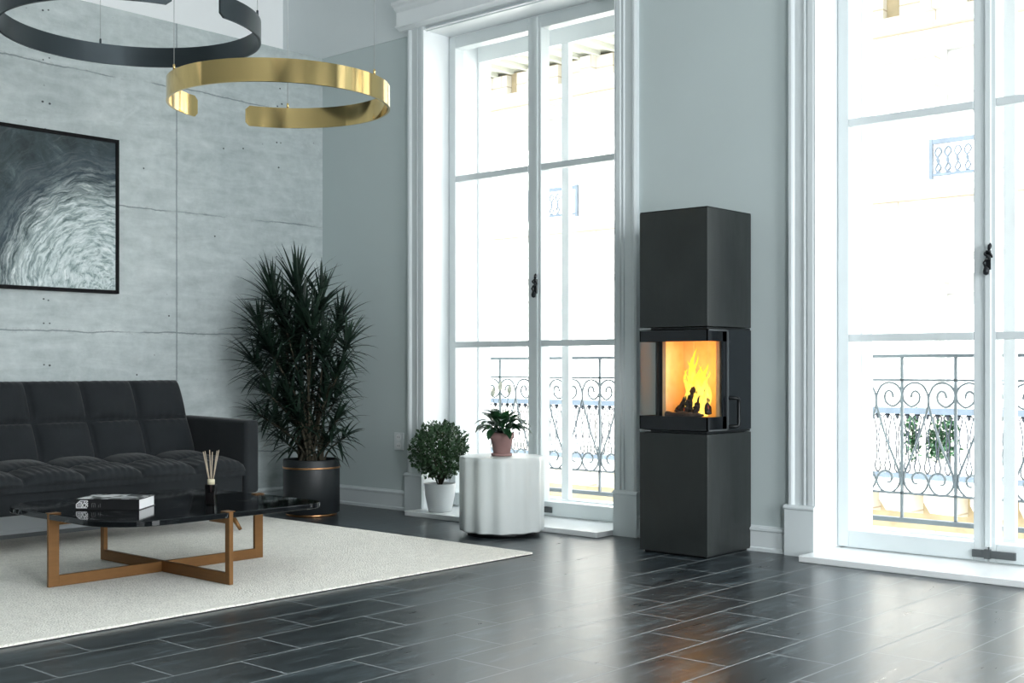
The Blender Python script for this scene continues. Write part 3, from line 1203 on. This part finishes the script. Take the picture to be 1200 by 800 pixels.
def seat_fn(u, v):
    # v: 0 front lower lip .. 1 rear
    if v < .12:
        t = v / .12
        a = t * PI / 2
        p = Vector((-6.215 + .035 * math.cos(a), 0, .365 + .03 * math.sin(a)))
        n = Vector((math.cos(a), 0, math.sin(a)))
    else:
        t = (v - .12) / .88
        p = Vector((-6.215 - .53 * t, 0, .395 + .045 * t))
        n = Vector((-.08, 0, 1)).normalized()
    p.y = YL + (SY1 - .004 - YL) * u
    return p, n


def seat_wr(u, v, fu, fv, row, ab):
    y = u * NC
    amp = .0065 if row == 0 else .0015
    skew = (v * 1.5) ** 2 * .5
    m = math.exp(-((fv - .62) / .40) ** 2) if row == 0 else math.exp(-((fv - .1) / .25) ** 2)
    w = amp * m * math.sin((y + skew * .15) * 2 * PI * 8 + .9 * math.sin(y * 3.3)) * max(0, 1 - abs(2 * fu - 1) ** 6)
    return w


g, W = pad_surface(seat_fn, NC * 40, 56, NC, 2, .050, seat_wr, 2.6)
close_back(g, W, NC * 40, 56, Vector((0, 0, -.03)))
g.build('seat', M['fabric'], sofa)
g = G().box(-6.76, -6.205, YL, SY1, .215, .362)
g.build('base', M['fabric'], sofa, bevel=.018, seg=3)
G().tube([(-6.196, YL, .364), (-6.196, SY1 - .002, .364)], .006, 8).build('piping', M['fabric'], sofa)
for y0, y1 in ((SY1, SY1 + .108), (SY0 - .108, SY0)):
    g = G().prism([(-6.185, .222), (-6.185, .672), (-6.93, .684), (-6.93, .222)], 1, y0, y1)
    arm = g.build('armrest', M['fabric'], sofa, bevel=.024, seg=4)
for (x, y, dx, dy) in ((-6.28, SY1 - .13, .17, .04), (-6.28, SY0 + .13, .17, -.04), (-6.80, SY1 - .13, -.08, .04), (-6.80, SY0 + .13, -.08, -.04)):
    p0 = Vector((x, y, .23))
    p1 = Vector((x + dx, y + dy, .018))
    pm = p0.lerp(p1, .62)
    g = G().tube([p0, pm], [.024, .016], 14)
    lg = g.build('leg', M['black_metal'], sofa)
    G().tube([pm, p1], [.0162, .0105], 14).build('ferrule', M['bronze'], lg)['label'] = 'bronze tapered leg tip'

# ------------------------------------------------------------------ coffee table
TX, TY = -5.165, 3.275
ct = empty('coffee_table', (TX, TY, .013), 'low coffee table with black marble top on crossed bronze frame', 'table')
pl = []
hx, hy = .556, .584
for q, (sx, sy, r) in enumerate(((1, 1, .13), (-1, 1, .25), (-1, -1, .25), (1, -1, .25))):
    for k in range(13):
        a = math.radians(q * 90 + k * 7.5)
        pl.append((TX + sx * (hx - r) + r * math.cos(a), TY + sy * (hy - r) + r * math.sin(a)))
G().prism(pl, 2, .317, .342).build('tabletop', M['marble'], ct, bevel=.003)
ya, yc, xb, xd = 2.690, 3.862, -4.607, -5.722
zf, zt = .014, .346
yw, xw = .050, .034


def ring_frame(kind):
    g = G()
    if kind == 'y':
        T = .009
        for y0, y1 in ((ya, ya + yw), (yc - yw, yc)):
            g.box(TX - T, TX + T, y0, y1, zf, zt)
        g.box(TX - T, TX + T, ya + yw, yc - yw, zf, zf + .050)
        g.box(TX - T, TX + T, ya + yw, ya + .16, .290, .316).box(TX - T, TX + T, yc - .16, yc - yw, .290, .316)
        g.box(TX - .022, TX + .022, ya, ya + .052, zt - .003, zt + .001).box(TX - .022, TX + .022, yc - .052, yc, zt - .003, zt + .001)
    else:
        T = .0105
        for x0, x1 in ((xd, xd + xw), (xb - xw, xb)):
            g.box(x0, x1, TY - T, TY + T, zf, zt)
        g.box(xd + xw, xb - xw, TY - T, TY + T, zf, zf + .052)
        g.box(xd + xw, xd + .16, TY - T, TY + T, .290, .316).box(xb - .16, xb - xw, TY - T, TY + T, .290, .316)
        g.box(xd, xd + .052, TY - .022, TY + .022, zt - .003, zt + .001).box(xb - .052, xb, TY - .022, TY + .022, zt - .003, zt + .001)
    return g


for k in ('y', 'x'):
    ring_frame(k).build('frame', M['bronze'], ct, bevel=.0015)

# book on the table
ZT = .342
bp = Vector((-5.105, 2.99, ZT))
book = empty('book', tuple(bp), 'thick black hardcover book lying flat on the marble coffee table', 'book')
ang = math.atan2(.187, .236)
BL, BW, BH = .300, .215, .050
# local frame: x along the spine, y away from the viewer
corner = Vector((-5.228, 2.856))
ex = Vector((math.cos(ang), math.sin(ang)))
ey = Vector((-ex.y, ex.x))


def bk(u, v, z):
    p = corner + ex * u + ey * v
    return (p.x, p.y, ZT + z)


def bbox(g, u0, u1, v0, v1, z0, z1):
    vs = [bk(u, v, z) for z in (z0, z1) for v in (v0, v1) for u in (u0, u1)]
    g.add(vs, [(0, 2, 3, 1), (4, 5, 7, 6), (0, 1, 5, 4), (2, 6, 7, 3), (0, 4, 6, 2), (1, 3, 7, 5)])
    return g


g = G()
bbox(g, 0, BL, 0, BW, 0, .003)
bbox(g, 0, BL, 0, BW, BH - .003, BH)
bbox(g, 0, BL, -.001, .004, .0, BH)
g.build('cover', M['book_black'], book, bevel=.0008)
g = G()
bbox(g, .005, BL - .005, .005, BW - .005, .003, BH - .003)
g.build('pages', M['paper'], book)
g = G()
bbox(g, .006, BL - .006, .006, BW - .006, BH, BH + .0008)
g.build('cover_print', M['cover'], book)
g = G()


def stroke(g, p, q, w, z=-.0018):
    p, q = Vector(p), Vector(q)
    d = (q - p).normalized()
    s = Vector((-d.y, d.x)) * w / 2
    c = [p + s, q + s, q - s, p - s]
    vs = [bk(a.x, z, a.y) for a in c] + [bk(a.x, -.0005, a.y) for a in c]
    g.add(vs, [(0, 1, 2, 3), (7, 6, 5, 4), (0, 4, 5, 1), (1, 5, 6, 2), (2, 6, 7, 3), (3, 7, 4, 0)])


for p, q in (((.006, .010), (.056, .010)), ((.006, .010), (.006, .026)), ((.006, .026), (.024, .042)), ((.010, .018), (.036, .018)), ((.012, .026), (.030, .026)),
             ((.024, .042), (.058, .042)), ((.030, .012), (.046, .040)), ((.026, .036), (.040, .014)), ((.040, .034), (.060, .020)), ((.044, .012), (.060, .032)),
             ((.058, .014), (.058, .024)), ((.016, .034), (.034, .034)), ((.046, .026), (.060, .042))):
    stroke(g, p, q, .0042)
g.build('spine_print', M['ink_white'], book)['label'] = 'white mark on the black spine'
g = G()
for i, x in enumerate((.078, .086, .094, .110, .118)):
    stroke(g, (x, .012), (x, .030 - .006 * (i % 2)), .0030)
stroke(g, (.078, .030), (.094, .030), .003)
g.build('spine_lettering', M['ink_grey'], book)['label'] = 'faint grey lettering on the black spine'

# reed diffuser
dx, dy = -4.952, 3.404
rd = empty('reed_diffuser', (dx, dy, ZT), 'dark glass reed diffuser with pale reeds standing on the coffee table', 'diffuser')
hw = .024
A = math.radians(38)


def sq(h, r):
    pts = []
    for q in range(4):
        for k in range(4):
            a = math.radians(q * 90 + k * 30)
            sx = (1, -1, -1, 1)[q]
            sy = (1, 1, -1, -1)[q]
            x = sx * (h - r) + r * math.cos(a)
            y = sy * (h - r) + r * math.sin(a)
            pts.append((dx + x * math.cos(A) - y * math.sin(A), dy + x * math.sin(A) + y * math.cos(A)))
    return pts


G().prism(sq(hw, .005), 2, ZT, ZT + .096).build('bottle', M['bottle'], rd, bevel=.002)
G().prism(sq(hw - .004, .004), 2, ZT + .006, ZT + .060).build('oil', M['oil'], rd)
G().lathe([(.017, ZT + .096), (.017, ZT + .120), (.011, ZT + .122), (.010, ZT + .118)], dx, dy, 24).build('collar', M['collar'], rd)
for i, (a, b2) in enumerate(((-.040, .006), (-.026, -.012), (-.010, .012), (.008, -.008), (.026, .010), (.038, -.004), (-.034, -.01))):
    rx, ry = math.cos(YAW), math.sin(YAW)
    fx, fy = -ry, rx
    top = (dx + a * rx + b2 * fx, dy + a * ry + b2 * fy, ZT + .252 + .004 * (i % 3))
    bot = (dx - a * .28 * rx, dy - a * .28 * ry, ZT + .012)
    G().tube([bot, top], .0023, 6).build('reed', M['reed'], rd)

# ------------------------------------------------------------------ fluted side table and its plant
sx_, sy_ = -4.892, 5.418
st = empty('side_table', (sx_, sy_, 0), 'white fluted drum side table in front of the first window', 'table')


def flute(a):
    return 1 - .062 * (0.5 + 0.5 * math.cos(12 * a + 0.6)) - .012 * (0.5 + 0.5 * math.cos(5 * a + 1))


R0 = .256
prof = [(R0 * .93, .030), (R0 * .985, .026), (R0, .034), (R0 * 1.0, .44), (R0 * .995, .462), (R0 * .975, .468)]
g = G()
g.lathe(prof, sx_, sy_, 264, True, flute)
g.build('drum', M['table_white'], st)
G().lathe([(R0 * .80, 0), (R0 * .80, .03)], sx_, sy_, 64).build('plinth', M['black_metal'], st)

pt = empty('potted_peace_lily', (sx_ - .0, sy_, .468), 'leafy green plant in dusty pink pot on the white side table', 'plant')
PX, PY, PZ = sx_ + .0, sy_ + .0, .468
G().lathe([(.050, PZ), (.062, PZ + .002), (.064, PZ + .016), (.058, PZ + .016), (.056, PZ + .008)], PX, PY, 40).build('saucer', M['pink_pot'], pt)
G().lathe([(.046, PZ + .008), (.050, PZ + .012), (.064, PZ + .100), (.070, PZ + .102), (.0745, PZ + .138), (.070, PZ + .140), (.066, PZ + .125), (.0, PZ + .124)], PX, PY, 40).build('pot', M['pink_pot'], pt)
G().lathe([(.064, PZ + .122), (.050, PZ + .130), (.0, PZ + .133)], PX, PY, 24).build('soil', M['soil'], pt)
g = G()
gs = G()
RX = Vector((math.cos(YAW), math.sin(YAW), 0))
FX = Vector((-math.sin(YAW), math.cos(YAW), 0))
base = Vector((PX, PY, PZ + .130))


def blade(g, root, d, nrm, L, W, curl, n=8):
    d = d.normalized()
    s = d.cross(nrm).normalized()
    up = s.cross(d).normalized()
    vs = []
    c = root.copy()
    dd = d.copy()
    for i in range(n + 1):
        t = i / n
        w = W * (math.sin(PI * t ** .8) ** .75 if 0 < t < 1 else .02)
        u2 = s.cross(dd).normalized()
        vs += [c + s * w + u2 * .30 * w, c + s * w * .5 + u2 * .10 * w, c, c - s * w * .5 + u2 * .10 * w, c - s * w + u2 * .30 * w]
        dd = (dd - Vector((0, 0, 1)) * curl / n - up * curl * .3 / n).normalized()
        c = c + dd * L / n
    fs = []
    for i in range(n):
        for k in range(4):
            a = 5 * i + k
            fs.append((a, a + 1, a + 6, a + 5))
    g.add(vs, fs, True)


for i in range(62):
    a = 2 * PI * (i * .381966) + random.uniform(-.2, .2)
    el = random.uniform(.35, 1.35)
    out = RX * math.cos(a) + FX * math.sin(a)
    d = (out * math.cos(el) + Vector((0, 0, 1)) * math.sin(el)).normalized()
    pl_ = random.uniform(.03, .11)
    root = base + out * .015
    end = root + d * pl_
    gs.tube([root, root.lerp(end, .5) + Vector((0, 0, .004)), end], .0018, 5)
    blade(g, end, (d + out * .15).normalized(), Vector((0, 0, 1)), random.uniform(.075, .115), random.uniform(.021, .030), random.uniform(.5, 1.5))
# one leaf reaching out to the left
root = base + Vector((0, 0, .01))
end = root - RX * .085 + Vector((0, 0, .070))
gs.tube([root, root.lerp(end, .5) + Vector((0, 0, .02)), end], .002, 5)
blade(g, end, -RX + Vector((0, 0, .45)), Vector((0, 0, 1)), .10, .022, 1.2)
g.build('foliage', M['leaf_lily'], pt)
for a, h in ((-.055, .222), (-.012, .258), (.044, .240)):
    tip = base + RX * a + Vector((0, 0, h))
    gs.tube([base, base.lerp(tip, .5) + Vector((0, 0, .01)), tip], .0014, 5)
    g2 = G()
    blade(g2, tip, Vector((0, 0, 1)) + RX * .1, -FX, .062, .013, .0)
    g2.tube([tip + FX * -.004, tip - FX * .004 + Vector((0, 0, .035))], .004, 6)
    g2.build('spathe', M['spathe'], pt)
gs.build('stem', M['leaf_lily'], pt)

# ------------------------------------------------------------------ clipped ball shrub in white pot
bx_, by_, bz_ = -5.782, 5.785, .033
tp = empty('clipped_box_shrub', (bx_, by_, bz_), 'ball shaped leafy shrub in a white pot on the window sill slab', 'plant')
G().lathe([(.070, bz_), (.078, bz_ + .004), (.098, bz_ + .10), (.106, bz_ + .182), (.107, bz_ + .188), (.101, bz_ + .188), (.097, bz_ + .165), (0, bz_ + .165)], bx_, by_, 48).build('pot', M['white_pot'], tp)
G().lathe([(.097, bz_ + .163), (.06, bz_ + .172), (0, bz_ + .174)], bx_, by_, 24).build('soil', M['soil'], tp)
g = G()
gs = G()
cen = Vector((bx_, by_, .440))
RB = .188
for i in range(2900):
    d = rdir()
    r = RB * random.uniform(.62, 1.04) * (1 + .05 * math.sin(7 * d.x + 5 * d.z) + .03 * math.sin(13 * d.y))
    p = cen + d * r
    if p.z < .245:
        continue
    dr = (d + rdir() * .9 + Vector((0, 0, .25))).normalized()
    leaf_quad(g, p, dr, (d + rdir() * .5), random.uniform(.020, .034), random.uniform(.0065, .0105), .15, 2)
g.v = [(x, min(y, 6.05), z) for x, y, z in g.v]
g.build('foliage', M['leaf_box'], tp)
for i in range(26):
    d = rdir()
    d.z = abs(d.z) * .9 - .1
    e = cen + d * RB * .85
    s0 = Vector((bx_, by_, bz_ + .15))
    gs.tube([s0, s0.lerp(e, .45) + Vector((0, 0, .03)), e], [.004, .0028, .0015], 5)
gs.build('stem', M['cane'], tp)

# ------------------------------------------------------------------ tall dracaena in the corner
tx_, ty_ = -6.494, 5.266
td = empty('potted_dracaena', (tx_, ty_, 0), 'tall dark leafy palm-like plant in a round charcoal planter in the corner', 'plant')
RP = .190
G().lathe([(RP * .93, .016), (RP, .024), (RP, .372), (RP * .985, .378), (RP * .90, .378), (RP * .90, .33), (0, .33)], tx_, ty_, 64).build('planter', M['planter'], td)
G().lathe([(RP + .0015, .318), (RP + .004, .320), (RP + .004, .328), (RP + .0015, .330)], tx_, ty_, 64).build('band', M['copper'], td)
G().lathe([(RP * .90, 0), (RP * .90, .018)], tx_, ty_, 64).build('foot', M['copper'], td)
G().lathe([(RP * .90, .325), (RP * .5, .342), (0, .348)], tx_, ty_, 32).build('soil', M['soil'], td)
heads = [(322, 345, .35, 44), (348, 335, .42, 46), (378, 350, .33, 40), (304, 378, .30, 34), (336, 372, .36, 40), (362, 370, .36, 40), (398, 372, .28, 32),
         (412, 398, .26, 30), (318, 402, .34, 40), (350, 405, .34, 40), (384, 405, .32, 36), (300, 420, .28, 30), (330, 430, .34, 40), (364, 435, .32, 34),
         (402, 432, .27, 30), (340, 458, .25, 24), (385, 462, .26, 28), (318, 488, .24, 24), (300, 480, .22, 16), (345, 495, .22, 20), (372, 490, .24, 22),
         (402, 485, .24, 22), (392, 510, .24, 18), (328, 512, .22, 16), (412, 505, .20, 12), (372, 385, .36, 34), (340, 398, .36, 34),
         (356, 455, .30, 30), (350, 478, .28, 26), (332, 470, .28, 26), (378, 440, .30, 30), (396, 458, .26, 26), (318, 455, .27, 26), (362, 505, .24, 20)]
g = G()
gs = G()
TB = Vector((tx_, ty_, .34))
RXv, FXv = RX, FX
for hi, (px, py, LL, nl) in enumerate(heads):
    nl = int(nl * 1.35)
    LL *= 1.0
    lat = (px - 366) * 8.25 / 1425
    z = 1 - (py - 430) * 8.25 / 1425
    dep = random.uniform(-.16, .12)
    hp = Vector((tx_, ty_, 0)) + RXv * lat + FXv * dep
    hp.z = z - .02
    hp.x = max(hp.x, XL + .10)
    hp.y = min(hp.y, YW - .10)
    foot = TB + RXv * random.uniform(-.09, .09) + FXv * random.uniform(-.07, .07)
    mid = foot.lerp(hp, .5) * 1.0
    mid = foot.lerp(hp, .5) - (RXv * lat + FXv * dep) * .18
    tr = [foot] + catmull([foot, mid, hp], 4)[1:]
    r0 = random.uniform(.007, .012)
    gs.tube(tr, [r0 * (1 - .4 * k / (len(tr) - 1)) for k in range(len(tr))], 6)
    axis = (hp - mid).normalized()
    for i in range(nl):
        a = 2 * PI * i * .381966 + random.uniform(-.3, .3)
        k = i / nl
        el = math.radians(86 - 100 * k + random.uniform(-10, 10))
        t1 = axis.orthogonal().normalized()
        t2 = axis.cross(t1)
        out = t1 * math.cos(a) + t2 * math.sin(a)
        d = (out * math.cos(el) + axis * math.sin(el)).normalized()
        p = hp - axis * .13 * k
        L = LL * random.uniform(.65, 1.0)
        Wd = random.uniform(.0095, .0145)
        curl = random.uniform(.4, 1.0)
        s = d.cross(Vector((0, 0, 1)))
        if s.length < .05:
            s = RXv.copy()
        s.normalize()
        c = p.copy()
        dd = d.copy()
        n = 6
        vs = []
        for q in range(n + 1):
            t = q / n
            w = Wd * (1 - t ** 2.2) * min(1, .45 + t * 3) + .0006
            u2 = s.cross(dd).normalized()
            vs += [c + s * w + u2 * w * .4, c, c - s * w + u2 * w * .4]
            dd = (dd - Vector((0, 0, 1)) * curl / n * (.3 + t)).normalized()
            c = c + dd * L / n
        fs = []
        for q in range(n):
            b3 = 3 * q
            fs += [(b3, b3 + 1, b3 + 4, b3 + 3), (b3 + 1, b3 + 2, b3 + 5, b3 + 4)]
        g.add(vs, fs, True)
g.v = [(max(x, XL + .012), min(y, YW - .012), z) for x, y, z in g.v]
g.build('foliage', M['leaf_dracaena'], td)
gs.build('cane', M['cane'], td)

# ------------------------------------------------------------------ wood stove
sxl, sxr, syf, syb = -3.866, -3.436, 5.400, 5.838
sv = empty('wood_stove', ((sxl + sxr) / 2, (syf + syb) / 2, 0), 'tall black square wood burning stove with corner glass standing between the windows', 'stove')
G().box(sxl, sxr, syf, syb, .012, .648).build('base_block', M['stove'], sv, bevel=.0015)
G().box(sxl, sxr, syf, syb, 1.214, 1.832).build('top_block', M['stove'], sv, bevel=.0015)
G().box(sxl + .002, sxr - .002, syf + .002, syb, 1.832, 1.838).build('top_plate', M['black_metal'], sv)
for z0, z1 in ((.652, .662), (1.200, 1.210)):
    G().box(sxl + .006, sxr - .006, syf + .006, syb, z0, z1).build('joint_strip', M['black_metal'], sv)
    G().box(sxl - .001, sxl + .075, syf - .003, syf + .02, z0 + .002, z1 - .001).build('steel_lip', M['steel'], sv)
G().box(sxl + .02, sxr - .02, syf + .02, syb, 0, .013).build('foot', M['black_metal'], sv)
# rear carcass
YD = 5.600            # rear edge of the door on the sides
g = G()
g.box(sxl, sxl + .03, YD + .004, syb - .03, .664, 1.200).box(sxr - .03, sxr, YD + .004, syb - .03, .664, 1.200)
g.box(sxl, sxr, syb - .03, syb, .664, 1.200)
g.build('carcass', M['stove_side'], sv)
# firebox
g = G()
g.box(sxl + .031, sxl + .055, YD - .03, syb - .032, .70, 1.165).box(sxr - .055, sxr - .031, YD - .03, syb - .032, .70, 1.165)
g.box(sxl + .055, sxr - .055, syb - .085, syb - .060, .70, 1.165)
g.box(sxl + .055, sxl + .120, syb - .090, syb - .085, .72, 1.15)
g.box(sxl + .031, sxr - .031, syf + .03, syb - .032, 1.165, 1.195)
g.build('firebox_liner', M['liner'], sv, bevel=.002)
G().box(sxl + .008, sxr - .008, syf + .010, syb - .031, .664, .722).build('grate_floor', M['black_metal'], sv, bevel=.003)
# door: glass wrapped round three sides, black print above and below, rear frame posts
dr = G()
for z0, z1 in ((.666, .738), (1.136, 1.196)):
    dr.box(sxl, sxr, syf, syf + .006, z0, z1)
    dr.box(sxl, sxl + .006, syf, YD, z0, z1).box(sxr - .006, sxr, syf, YD, z0, z1)
for xa, xb_ in ((sxl, sxl + .008), (sxr - .008, sxr)):
    dr.box(xa, xb_, YD - .050, YD, .666, 1.196)
door = dr.build('door', M['print'], sv)
g = G()
g.box(sxl + .001, sxr - .001, syf + .001, syf + .004, .736, 1.138)
g.box(sxl + .001, sxl + .004, syf + .004, YD - .048, .736, 1.138)
g.box(sxr - .004, sxr - .001, syf + .004, YD - .048, .736, 1.138)
g.build('glass', M['stove_glass'], door)
g = G().box(sxr, sxr + .006, YD - .014, YD, .664, 1.198).box(sxr, sxr + .006, YD - .19, YD, .664, .672).box(sxr, sxr + .006, YD - .19, YD, 1.190, 1.198)
g.build('door_edge', M['grey_metal'], door)
g = G()
hx_ = sxr + .040
g.tube(catmull([(sxr, 5.605, .835), (hx_ - .012, 5.62, .836), (hx_, 5.64, .828), (hx_, 5.645, .80), (hx_, 5.645, .72), (hx_, 5.64, .690), (hx_ - .012, 5.62, .684), (sxr, 5.605, .684)], 5), .011, 10)
g.build('handle', M['black_metal'], door)
# the fire in it
fx_, fy_ = -3.63, 5.60
fire = G()
for i in range(26):
    a = random.uniform(0, 2 * PI)
    rr = random.uniform(0, .068)
    cx, cy = fx_ + rr * math.cos(a), fy_ + .7 * rr * math.sin(a)
    h = random.uniform(.18, .40) * (1.05 - rr * 4)
    w = random.uniform(.014, .034)
    ph = random.uniform(0, 6)
    n = 14
    pts, rs = [], []
    for k in range(n + 1):
        t = k / n
        pts.append((cx + .016 * t * math.sin(ph + 9 * t), cy + .012 * t * math.cos(ph + 7 * t), .735 + h * t))
        rs.append(w * (math.sin(PI * min(.999, (t * .92 + .08))) ** .8) * (1 - .5 * t) + .0008)
    fire.tube(pts, rs, 10)
fo = fire.build('fire', M['fire'])
tag(fo, 'yellow flames burning behind the stove glass', 'fire')
lp = bpy.data.lights.new('firelight', 'POINT')
lp.energy = 4.5
lp.color = (1.0, 0.50, 0.16)
lp.shadow_soft_size = .05
lo = bpy.data.objects.new('firelight', lp)
COL.objects.link(lo)
lo.location = (fx_, fy_ - .02, .98)


def log(p0, p1, r, label, m):
    p0, p1 = Vector(p0), Vector(p1)
    n = 12
    pts, rs = [], []
    for k in range(n + 1):
        t = k / n
        pts.append(p0.lerp(p1, t) + Vector((random.uniform(-.004, .004), random.uniform(-.004, .004), random.uniform(-.004, .004))))
        rs.append(r * random.uniform(.8, 1.12) * (1 if t < .75 else 1 - .9 * (t - .75) / .25 * .75))
    g = G()
    g.tube(pts, rs, 9, smooth=False)
    o = g.build('firewood_log', m)
    tag(o, label, 'log', 'logs in the stove')
    return o


log((fx_ - .105, fy_ - .03, .752), (fx_ - .012, fy_ + .0, .895), .021, 'charred log leaning from the left of the stove fire', M['ember'])
log((fx_ + .085, fy_ - .02, .752), (fx_ + .012, fy_ + .03, .905), .022, 'charred log leaning from the right of the stove fire', M['ember'])
log((fx_ - .015, fy_ - .065, .755), (fx_ + .006, fy_ - .012, .915), .026, 'upright charred log in the middle of the stove fire', M['ember'])
log((fx_ + .045, fy_ - .09, .752), (fx_ + .040, fy_ - .01, .86), .017, 'short charred log right of the middle one in the stove', M['ember'])
log((fx_ - .13, fy_ - .10, .742), (fx_ + .11, fy_ - .10, .743), .017, 'black log lying across the front of the stove fire', M['bark'])

# ------------------------------------------------------------------ ring pendants
def ring_pendant(name, cx, cy, R, zb, hh, a0, a1, mat, wires, label):
    """open ring from angle a0 to a1 (degrees, counter-clockwise)"""
    root = empty(name, (cx, cy, zb), label, 'lamp', 'open ring pendants over the coffee table')
    th = .011
    n = 150
    sec = []
    rc = .018

    vs, fs = [], []
    tot = math.radians(a1 - a0)
    m = 0
    for i in range(n + 1):
        a = math.radians(a0) + tot * i / n
        s = min(i, n - i) / n * abs(tot) * R
        cut = 0 if s >= rc else rc - math.sqrt(max(0, rc * rc - (rc - s) ** 2))
        z0, z1 = zb + cut, zb + hh - cut
        sec = [(R, z0), (R, z1), (R - th, z1), (R - th, z0)]
        for r, z in sec:
            vs.append((cx + r * math.cos(a), cy + r * math.sin(a), z))
    for i in range(n):
        for k in range(4):
            k2 = (k + 1) % 4
            fs.append((i * 4 + k, (i + 1) * 4 + k, (i + 1) * 4 + k2, i * 4 + k2))
    fs += [(0, 1, 2, 3), (n * 4 + 3, n * 4 + 2, n * 4 + 1, n * 4)]
    g = G().add(vs, fs, False)
    for i in range(len(g.s)):
        g.s[i] = False
    # smooth along the band: separate normals come from the auto edge split below
    o = g.build('band', mat, root)
    for p in o.data.polygons:
        p.use_smooth = True
    es = o.modifiers.new('edge', 'EDGE_SPLIT')
    es.split_angle = math.radians(35)
    for wa in wires:
        a = math.radians(wa)
        x, y = cx + (R - th / 2) * math.cos(a), cy + (R - th / 2) * math.sin(a)
        G().tube([(x, y, zb + hh), (x, y, CE - .02)], .0016, 6).build('wire', M['wire'], root)
        G().lathe([(.0055, zb + hh - .002), (.0055, zb + hh + .022), (.002, zb + hh + .026)], x, y, 12).build('wire_clamp', mat, root)
    return root


ring_pendant('ring_pendant', -4.527, 3.486, .506, 2.20, .100, -166, 162, M['gold'], (138, 18, -103), 'open polished brass ring lamp hanging below the dark ring')
ring_pendant('ring_pendant.001', -5.122, 3.083, .594, 2.55, .100, 8, 345, M['dark_ring'], (164, 42, -78), 'open anthracite metal ring lamp hanging above the brass ring')

# ------------------------------------------------------------------ painting
PY1, PY0, PZ0, PZ1 = 4.151, 2.75, 1.468, 2.452
pa = empty('framed_painting', (XL, (PY0 + PY1) / 2, PZ0), 'abstract white wave painting in thin black frame on the concrete wall', 'painting')
g = G()
fw, fd = .021, .040
g.box(XL, XL + fd, PY0, PY0 + fw, PZ0, PZ1).box(XL, XL + fd, PY1 - fw, PY1, PZ0, PZ1)
g.box(XL, XL + fd, PY0 + fw, PY1 - fw, PZ0, PZ0 + fw).box(XL, XL + fd, PY0 + fw, PY1 - fw, PZ1 - fw, PZ1)
g.build('frame', M['frame_black'], pa, bevel=.001)
cv = G().box(0, .03, 0, PY1 - PY0 - 2 * fw - .004, 0, PZ1 - PZ0 - 2 * fw - .004)
BASE[pa] = Vector((0, 0, 0))
co = cv.build('canvas', M['art'], pa)
co.location = Vector((XL + .002, PY0 + fw + .002, PZ0 + fw + .002)) - pa.location
